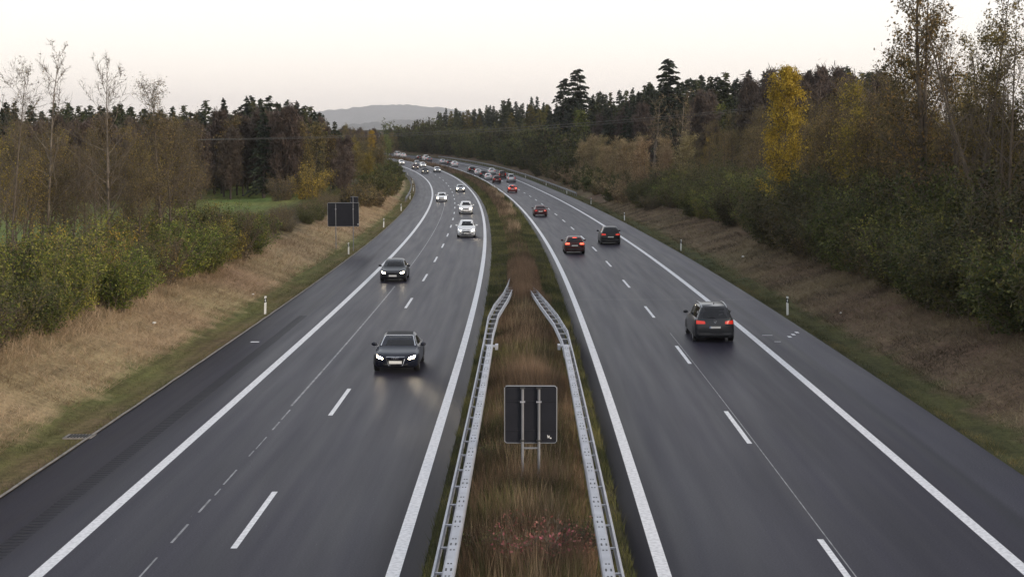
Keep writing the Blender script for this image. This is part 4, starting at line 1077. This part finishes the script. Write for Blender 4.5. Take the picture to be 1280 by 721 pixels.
M['fabric_top'] = plain('fabric_top', (.012, .012, .014), .75)
PAINT = {}
def paint(name, col, rough=.28, metal=.0):
    if name not in PAINT: PAINT[name] = plain('paint_' + name, col, rough, metal, coat=.8 if sum(col) > .3 else .22, spec=.5 if sum(col) > .3 else .2)
    return PAINT[name]
paint('white', (.72, .73, .74)); paint('silver', (.42, .43, .45), .3, .6); paint('black', (.008, .008, .010)); paint('anthracite', (.035, .037, .042), .3, .3)
paint('navy', (.010, .012, .022)); paint('dark_red', (.055, .007, .009)); paint('red', (.26, .02, .02)); paint('grey', (.14, .145, .155), .3, .4); paint('maroon', (.05, .010, .010)); paint('grey_blue', (.20, .22, .26), .3, .4)

# per body style: length, half width, height, clearance, stations (t, half width scale, bottom, belt, top, roof width)
def style(kind):
    if kind == 'coupe': L, W, H = 4.63, .925, 1.38; belt, hood = .90, .84; tc, tr, tm, te, tb = 1.45, 2.2, 2.75, 3.35, 4.05; deck = .98
    elif kind == 'saloon': L, W, H = 4.6, .885, 1.43; belt, hood = .92, .84; tc, tr, tm, te, tb = 1.35, 2.05, 2.7, 3.4, 4.0; deck = 1.0
    elif kind == 'hatch': L, W, H = 4.1, .88, 1.48; belt, hood = .95, .88; tc, tr, tm, te, tb = 1.15, 1.85, 2.5, 3.55, 3.98; deck = 1.0
    elif kind == 'suv': L, W, H = 4.55, .93, 1.66; belt, hood = 1.08, 1.0; tc, tr, tm, te, tb = 1.3, 2.0, 2.8, 4.0, 4.42; deck = 1.12
    elif kind == 'mpv': L, W, H = 4.82, .95, 1.73; belt, hood = 1.05, .96; tc, tr, tm, te, tb = 1.15, 2.05, 3.0, 4.35, 4.70; deck = 1.12
    elif kind == 'van': L, W, H = 4.9, .95, 1.92; belt, hood = 1.12, 1.02; tc, tr, tm, te, tb = .95, 1.7, 3.0, 4.55, 4.8; deck = 1.1
    return L, W, H, belt, hood, tc, tr, tm, te, tb, deck

def car(kind, pnt, s, u, label, front_view, lamps=True, brake=False, rails=False, roof=None, frame=False, rings=False, badge=False, far=False, grille='wide', scale=1.0, yaw=0.0):
    L, W, H, belt, hood, tc, tr, tm, te, tb, deck = style(kind)
    root = empty('parked_car')
    root.name = 'car'
    x, y, z = map(float, road(s, u)); th = heading(s)
    slope = float(np.interp(s, ZS, ZV))
    root.location = (x, y, z + .004)
    root.rotation_euler = (math.atan(slope) * (-1 if front_view else 1), 0, (math.pi - th if front_view else -th) + yaw)
    root.scale = (scale,) * 3
    pm = PAINT[pnt]
    low = belt - .06
    # t, ws, zb, zbelt, ztop, wroof(low), wroof(high)
    st = [(0.0, .74, .34, .55, .62, .74, .5), (.05, .86, .26, .60, .68, .78, .55), (.16, .93, .22, .66, .75, .82, .6), (.42, .98, .20, .74, hood - .03, .86, .66),
          (.85, 1.0, .20, belt - .14, hood, .88, .68), (tc, 1.0, .20, belt - .04, belt + .04, .90, .76), ((tc + tr) / 2, 1.0, .20, belt, (belt + H) / 2 + .04, .90, .69), (tr, 1.0, .20, belt, H - .05, .90, .66),
          (tm, 1.0, .20, belt + .01, H, .90, .665), ((tm + te) / 2, 1.0, .20, belt + .02, H - .005, .90, .66), (te, .99, .20, belt + .03, H - .05, .885, .63)]
    if kind in ('coupe', 'saloon'):
        st += [((te + tb) / 2, .985, .21, belt + .02, (deck + H) / 2 - .02, .87, .66), (tb, .97, .22, belt, deck, .86, .72), (L - .18, .93, .24, belt - .03, deck + .005, .84, .7), (L - .05, .87, .28, belt - .10, deck - .05, .8, .62), (L, .80, .34, .62, .72, .74, .5)]
    else:
        st += [((te + tb) / 2, .975, .21, belt + .02, (deck + H) / 2 + .06, .87, .66), (tb, .95, .23, belt, deck + .04, .86, .76), (L - .08, .93, .26, belt - .05, deck - .06, .84, .7), (L, .86, .34, .66, .80, .8, .6)]
    rows = []
    for (t, ws, zb, zbl, zt, w1, w2) in st:
        w = W * ws; yy = L / 2 - t; dz = zt - zbl; hgt = zbl - zb
        k = min(1, dz / .3)
        end = max(0, 1 - t / .9) if t < L / 2 else max(0, 1 - (L - t) / .7)
        half = [(0, zb), (w * .86, zb), (w * .985, zb + .09), (w, zb + .42 * hgt), (w * .995, zb + .72 * hgt), (w * .955, zbl),
                (W * w1 * ws * .985 if k > .5 else w * .90, zbl + .12 * dz), (W * w2 * (ws if k < .5 else 1) * 1.03 + (1 - k) * W * .12, zbl + dz * .86), (W * w2 * .86 * (ws if k < .5 else 1) + (1 - k) * W * .03, zbl + dz * .965), (0, zt)]
        pts = []
        for (a, b) in half: pts.append((a, yy - math.copysign(1, yy) * end * .28 * (a / W) ** 2.4 * 1.0, b))
        rows.append([(-a, b_, c) for a, b_, c in pts[:0:-1]][:-1] if False else pts)
    n = len(rows[0]); mb = MB(); V = []; F = []
    full = []
    for pts in rows:
        ring = list(pts) + [(-a, b, c) for a, b, c in pts[-2:0:-1]]
        full.append(ring)
    nr = len(full[0])
    for ring in full: V += ring
    for i in range(len(full) - 1):
        for j in range(nr): F.append((i*nr+j, i*nr+(j+1) % nr, (i+1)*nr+(j+1) % nr, (i+1)*nr+j))
    F.append(tuple(range(nr))); F.append(tuple((len(full)-1)*nr+j for j in range(nr))[::-1])
    mb.add(V, F); body = mb.build('body', pm, root, smooth=38)
    bvh = BVHTree.FromPolygons([Vector(v) for v in V], [f for f in F])
    def hit(dirn, a, b):
        if dirn == 'front': o, d = Vector((a, L, b)), Vector((0, -1, 0))
        elif dirn == 'rear': o, d = Vector((a, -L, b)), Vector((0, 1, 0))
        elif dirn == 'top': o, d = Vector((a, b, 4)), Vector((0, 0, -1))
        else: o, d = Vector((3 * (1 if dirn == 'right' else -1), a, b)), Vector((-1 if dirn == 'right' else 1, 0, 0))
        h = bvh.ray_cast(o, d)
        return (h[0] - d * .0) if h[0] is not None else None, d
    def decal(name, dirn, quad, mat, off=.008, n=(5, 5), thick=.02, parent=root, m2=None, build=True, mb_=None, mi=0):
        """solid panel hugging the body: quad corners as seen along dirn"""
        a, b, c, d_ = [np.array(q, float) for q in quad]; P = []; Q = []
        for i in range(n[0] + 1):
            for j in range(n[1] + 1):
                q = (a * (1 - i / n[0]) + b * i / n[0]) * (1 - j / n[1]) + (d_ * (1 - i / n[0]) + c * i / n[0]) * j / n[1]
                h, dd = hit(dirn, float(q[0]), float(q[1]))
                if h is None:
                    e = L / 2 - .12
                    h = Vector((q[0], e, q[1])) if dirn == 'front' else Vector((q[0], -e, q[1])) if dirn == 'rear' else Vector((q[0], q[1], H - .05)) if dirn == 'top' else Vector(((1 if dirn == 'right' else -1) * W * .8, q[0], q[1]))
                P.append(h - dd * off); Q.append(h + dd * thick)
        k = n[1] + 1; N_ = len(P); fs = []
        for i in range(n[0]):
            for j in range(n[1]):
                e = (i*k+j, (i+1)*k+j, (i+1)*k+j+1, i*k+j+1); fs.append(e); fs.append(tuple(N_ + v for v in e[::-1]))
        rim = [i*k for i in range(n[0]+1)] + [n[0]*k+j for j in range(1, k)] + [i*k+k-1 for i in range(n[0]-1, -1, -1)] + [j for j in range(k-2, 0, -1)]
        for i in range(len(rim)): p0, p1 = rim[i], rim[(i+1) % len(rim)]; fs.append((p0, p1, N_+p1, N_+p0))
        m_ = mb_ or MB(); m_.add(P + Q, fs, mi)
        if mb_ is None: return m_.build(name, mat, parent, smooth=30)
    yv = lambda t: L / 2 - t
    G = M['glass_dark']
    # glazing
    zc = belt + .06; zr = H - .10
    ws = decal('windscreen', 'front', [(-W * .74, zc), (W * .74, zc), (W * .60, zr), (-W * .60, zr)], G, n=(6, 5))
    rz0 = deck + .05 if kind in ('coupe', 'saloon') else belt + .09
    rear_q = [(-W * .68, rz0), (W * .68, rz0), (W * .58, H - .13), (-W * .58, H - .13)]
    decal('rear_window', 'rear', rear_q, G, n=(6, 5))
    for sd_, nm in ((1, 'right'), (-1, 'left')):
        b0, b1 = belt + .07, H - .13
        xa, xb, xc, xd = yv(tc + .35), yv(tr + .18), yv(tm - .02), yv(tm + .07)
        xe, xf = yv(te - .05), yv(te - .25)
        decal('side_window', nm, [(xa, b0), (xc, b0), (xc, b1), (xb, b1)], G, n=(3, 3))
        if not far or not front_view:
            decal('side_window', nm, [(xd, b0 + .01), (xe, b0 + .02), (xf, b1), (xd, b1)], G, n=(3, 3))
            if kind in ('mpv', 'suv', 'van'): decal('side_window', nm, [(yv(te + .02), b0 + .03), (yv(tb - .12), b0 + .05), (yv(te + .08), b1 - .03), (yv(te - .17), b1)], G, n=(3, 3))
    # wheels
    wr = .33 if kind in ('coupe', 'saloon', 'hatch') else .35
    for wy in (yv(.86), yv(L - .92)):
        for sg in (-1, 1):
            m = MB(); cx = sg * (W - .115); k = 20
            prof = [(-.115, wr * .7), (-.115, wr * .93), (-.085, wr), (.085, wr), (.115, wr * .93), (.118, wr * .7)]
            vs_ = [(cx + sg * a, wy + r * math.cos(2*math.pi*j/k), wr + r * math.sin(2*math.pi*j/k)) for a, r in prof for j in range(k)]
            fs = [(i*k+j, i*k+(j+1) % k, (i+1)*k+(j+1) % k, (i+1)*k+j) for i in range(len(prof)-1) for j in range(k)] + [tuple(range(k))]
            m.add(vs_, fs); wh = m.build('wheel', M['tyre'], root, smooth=40)
            m = MB(); vs_ = [(cx + sg * .112, wy + wr * .70 * math.cos(2*math.pi*j/k), wr + wr * .70 * math.sin(2*math.pi*j/k)) for j in range(k)]
            vs_.append((cx + sg * .085, wy, wr)); m.add(vs_, [(j, (j+1) % k, k) for j in range(k)]); m.build('rim', M['rim'], wh)
    for wy in (yv(.86), yv(L - .92)):   # dark wheel arches
        for sg in (-1, 1):
            m = MB(); k = 14; R_ = wr + .055; cx = sg * (W * 1.0 + .006)
            vs_ = [(cx - sg * e, wy + R_ * math.cos(math.pi * j / k), max(.2, wr - .02 + R_ * math.sin(math.pi * j / k))) for e in (0, .08) for j in range(k + 1)]
            fs = [tuple(range(k + 1)), tuple(range(k + 1, 2 * k + 2))[::-1]] + [(j, j + 1, k + 2 + j, k + 1 + j) for j in range(k)]
            m.add(vs_, fs); m.build('wheel_arch', M['plastic'], root)
    # mirrors
    for sg in (-1, 1):
        m = MB(); bm = bmesh.new(); bmesh.ops.create_icosphere(bm, subdivisions=2, radius=1)
        c = Vector((sg * (W + .09), yv(tc + .32), belt + .09))
        m.add([c + Vector((v.co.x * .12, v.co.y * .075, v.co.z * .085)) for v in bm.verts], [tuple(v.index for v in f.verts) for f in bm.faces]); bm.free()
        m.box(c + Vector((-sg * .1, 0, -.05)), (.12, .04, .03)); m.build('side_mirror', pm, root, smooth=60)
    # front
    hz = .62 if hood < .95 else .72
    lampm = M['lamp_far'] if far else M['lamp_on']
    for sg in (-1, 1):
        q = [(sg * W * .56, hz - .05), (sg * W * .82, hz + .0), (sg * W * .85, hz + .085), (sg * W * .58, hz + .02)]
        decal('headlight', 'front', q, lampm if (lamps and front_view) else M['lamp_off'], off=.012, n=(3, 2))
    if front_view or not far:
        gw = W * (.40 if grille == 'tall' else .48); g0, g1 = (.32, hz + .05) if grille == 'tall' else (hz - .08, hz + .04)
        gr = decal('grille', 'front', [(-gw * .8, g0), (gw * .8, g0), (gw, g1), (-gw, g1)], M['plastic'], off=.010, n=(4, 3))
        if grille == 'tall':
            pts = []
            for q in [(-gw * .8, g0), (gw * .8, g0), (gw, (g0 + g1) * .58), (gw, g1), (-gw, g1), (-gw, (g0 + g1) * .58), (-gw * .8, g0)]:
                h, dd = hit('front', *q); pts.append((h if h else Vector((q[0], L / 2, q[1]))) - dd * .015)
            m = MB(); m.tube(pts, .016, 6); m.build('grille_frame', M['chrome'], gr, smooth=50)
        decal('bumper_intake', 'front', [(-W * .72, .28), (W * .72, .28), (W * .76, .40), (-W * .76, .40)], M['plastic'], off=.006, n=(6, 2))
        for sg in (-1, 1):
            if kind == 'suv': decal('fog_light', 'front', [(sg * W * .58, .42), (sg * W * .78, .42), (sg * W * .78, .50), (sg * W * .58, .50)], M['plastic'], off=.012, n=(2, 2))
        pz = .46 if grille == 'tall' else .44
        m = MB(); m.box((0, L / 2 + .02, pz), (.52, .03, .115)); m.build('number_plate', M['plate'], root)
        if rings:
            for k in range(4):
                bx = (-.105 + .07 * k); h, dd = hit('front', bx, hz - .0); yy_ = (h.y if h else L / 2) + .022
                m = MB(); m.tube([(bx + .045 * math.cos(a), yy_, hz + .045 * math.sin(a)) for a in [2 * math.pi * j / 16 for j in range(17)]], .008, 5); m.build('badge_ring', M['chrome'], gr)
    # rear
    tz = .80 if kind in ('coupe', 'saloon') else .90 if kind == 'hatch' else .96
    if not front_view or not far:
        for sg in (-1, 1):
            if kind in ('van',): q = [(sg * W * .70, tz - .15), (sg * W * .88, tz - .15), (sg * W * .86, tz + .25), (sg * W * .70, tz + .25)]
            else: q = [(sg * W * .48, tz - .07), (sg * W * .90, tz - .09), (sg * W * .90, tz + .08), (sg * W * .50, tz + .05)]
            decal('tail_light', 'rear', q, M['brake'] if brake else M['tail'], off=.012, n=(4, 2))
        if brake: decal('brake_light', 'rear', [(-.18, H - .115), (.18, H - .115), (.17, H - .085), (-.17, H - .085)], M['brake'], off=.02, n=(3, 1))
        decal('rear_bumper', 'rear', [(-W * .80, .30), (W * .80, .30), (W * .84, .46), (-W * .84, .46)], M['plastic'], off=.008, n=(6, 2))
        pz = .70 if kind in ('saloon', 'coupe') else .74
        h, dd = hit('rear', 0, pz); m = MB(); m.box((0, h.y - .015, pz), (.52, .03, .115))
        pl = m.build('number_plate', M['plate'], root)
        if badge:
            h, dd = hit('rear', 0, tz + .05); yy_ = h.y - .02
            m = MB(); R_ = .062; m.tube([(R_ * math.cos(a), yy_, tz + .05 + R_ * math.sin(a)) for a in [2 * math.pi * j / 18 for j in range(19)]], .009, 5)
            for p in ([(-.03, .05), (0, .005), (.03, .05)], [(-.048, .018), (-.022, -.048), (0, -.005), (.022, -.048), (.048, .018)]): m.tube([(a, yy_, tz + .05 + b) for a, b in p], .007, 4)
            m.build('badge', M['chrome'], root)
            m = MB()
            for k in range(8): m.box((-.15 + .045 * k, yy_ - .02, pz), (.026 if k % 3 else .018, .006, .06))
            h, _d = hit('rear', 0, pz)
            m = MB(); m.box((-.235, h.y - .032, pz), (.04, .004, .105)); m.build('plate_band', M['plate_blue'], pl)
            m = MB(); m.tube([(0, yv(te - .25), H + .02), (0, yv(te - .12), H + .1)], .02, 6); m.build('antenna', M['plastic'], root)
            m = MB(); h, _d = hit('rear', 0, belt + .14); m.tube([(.02, h.y - .03, belt + .13), (-.3, h.y - .02, belt + .16)], .012, 5); m.build('wiper', M['plastic'], root)
    if rails:
        for sg in (-1, 1):
            pts = []
            for t, up in ((tr + .1, .0), (tr + .25, .045), ((tr + te) / 2, .05), (te - .15, .045), (te, .0)):
                h, dd = hit('top', sg * W * .60, yv(t)); pts.append((sg * W * .60, yv(t), h.z + .012 + up))
            m = MB(); m.tube(pts, .022, 6); m.build('roof_rail', M['rim'], root, smooth=60)
    if roof == 'fabric':
        decal('soft_top', 'top', [(-W * .60, yv(tr + .06)), (W * .60, yv(tr + .06)), (W * .57, yv(te + .02)), (-W * .57, yv(te + .02))], M['fabric_top'], off=.012, n=(6, 8))
    if frame:
        pts = []
        for q in [(-W * .77, zc - .01), (-W * .70, zc + (zr - zc) * .5), (-W * .625, zr), (-W * .56, zr + .025), (W * .56, zr + .025), (W * .625, zr), (W * .70, zc + (zr - zc) * .5), (W * .77, zc - .01)]:
            h, dd = hit('front', *q); pts.append((h if h else Vector((q[0], yv(tr), q[1]))) - dd * .012)
        m = MB(); m.tube(pts, .022, 6); m.build('windscreen_frame', M['chrome'], root, smooth=60)
    return tag(root, label, 'car', 'cars coming towards the camera' if front_view else 'cars driving away from the camera')

# oncoming carriageway
car('coupe', 'navy', 64 + 2.3, -5.35, 'black soft top convertible with silver windscreen frame and lit headlights, nearest oncoming car', True, roof='fabric', frame=True, rings=True, grille='tall', yaw=math.radians(0))
car('saloon', 'anthracite', 107 + 2.3, -8.75, 'dark grey older saloon with lit headlights in the outer left lane', True)
car('suv', 'white', 160 + 2.2, -4.8, 'white car with large dark grille, nearest white one of the oncoming cars', True, rings=True, grille='tall', scale=1.0)
car('suv', 'white', 215 + 2.2, -5.2, 'white tall car right behind the nearest white oncoming one', True)
car('hatch', 'white', 260 + 2, -8.9, 'white small car in the outer lane before the left bend', True)
car('saloon', 'silver', 309 + 2.2, -5.2, 'silver saloon in the inner lane coming out of the left bend', True)
car('saloon', 'silver', 438, -4.8, 'pale silver car far up the inner lane with white bonnet', True, far=True)
car('hatch', 'black', 429, -8.75, 'black car with bright headlights far up the outer lane', True, far=True)
car('hatch', 'maroon', 460, -8.9, 'dark reddish car with bright headlights far up the outer lane', True, far=True)
car('hatch', 'white', 473, -5.3, 'white car with lit lamps beside the far reddish car', True, far=True)
car('hatch', 'grey', 489, -5.0, 'grey car half hidden behind the far white one, lamps lit', True, far=True)
car('hatch', 'white', 496, -9.0, 'white car with lit lamps just coming out from behind the left trees', True, far=True)
# carriageway away from the camera
car('mpv', 'anthracite', 74 + 2.4, 8.75, 'dark grey people carrier with silver roof rails, nearest car driving away', False, rails=True, badge=True)
car('suv', 'black', 148 + 2.2, 8.75, 'black estate like car in the outer right lane with small red lamps', False)
car('hatch', 'maroon', 135 + 2, 4.75, 'small dark red hatchback with glowing brake lights in the inner right lane', False, brake=True)
car('saloon', 'dark_red', 207 + 2.3, 4.5, 'dark red saloon with pale rear window in the inner right lane', False)
car('hatch', 'red', 304 + 2, 4.6, 'bright red hatchback behind the dark red saloon, lamps glowing', False, brake=True)
car('van', 'silver', 367 + 2.3, 8.35, 'tall silver van with dark rear window in the outer right lane', False)
car('suv', 'dark_red', 361 + 2, 4.6, 'dark red tall car beside the silver van', False)
car('van', 'maroon', 393 + 2.3, 8.35, 'dark brownish van just ahead of the silver van', False)
car('hatch', 'white', 386, 4.2, 'white car in the queue, just ahead of the dark red tall car', False, far=True)
car('suv', 'anthracite', 402, 4.2, 'dark car between two white ones in the right queue', False, far=True)
car('hatch', 'white', 419, 4.4, 'white car ahead of the dark one in the right queue', False, far=True)
car('suv', 'white', 421, 8.2, 'white tall car in the outer right lane ahead of the brownish van', False, far=True)
car('suv', 'black', 434, 4.2, 'black tall car alone ahead of the right queue', False, far=True)
car('suv', 'white', 477, 4.6, 'white car at the rear of a far group of three on the right', False, far=True)
car('hatch', 'anthracite', 491, 5.0, 'dark car in the middle of a far group of three on the right', False, far=True)
car('hatch', 'silver', 501, 4.6, 'silver car at the front of a far group of three on the right', False, far=True)
car('van', 'white', 531, 4.6, 'white boxy car far round the right bend', False, far=True)
car('hatch', 'grey', 524, 4.2, 'grey car just behind the far white boxy one', False, far=True)
car('hatch', 'black', 541, 4.3, 'black car far round the right bend ahead of the white boxy one', False, far=True)
car('hatch', 'white', 567, 4.5, 'white car almost lost at the far end of the right carriageway', False, far=True)
car('van', 'white', 577, 5.0, 'farthest white car at the end of the right carriageway', False, far=True)
# ------------------------------------------------------------------ evening air
def haze(density):
    m = bpy.data.materials.new('haze'); m.use_nodes = True; N = m.node_tree.nodes; N.clear()
    out = N.new('ShaderNodeOutputMaterial'); v = N.new('ShaderNodeVolumePrincipled')
    v.inputs['Color'].default_value = (.97, .96, .985, 1); v.inputs['Density'].default_value = density; v.inputs['Anisotropy'].default_value = .2
    m.node_tree.links.new(v.outputs[0], out.inputs['Volume'])
    mb = MB(); mb.box((0, 8400, 210), (12000, 18000, 480)); o = mb.build('haze', m); o['kind'] = 'stuff'
    return o
haze(6.5e-5)
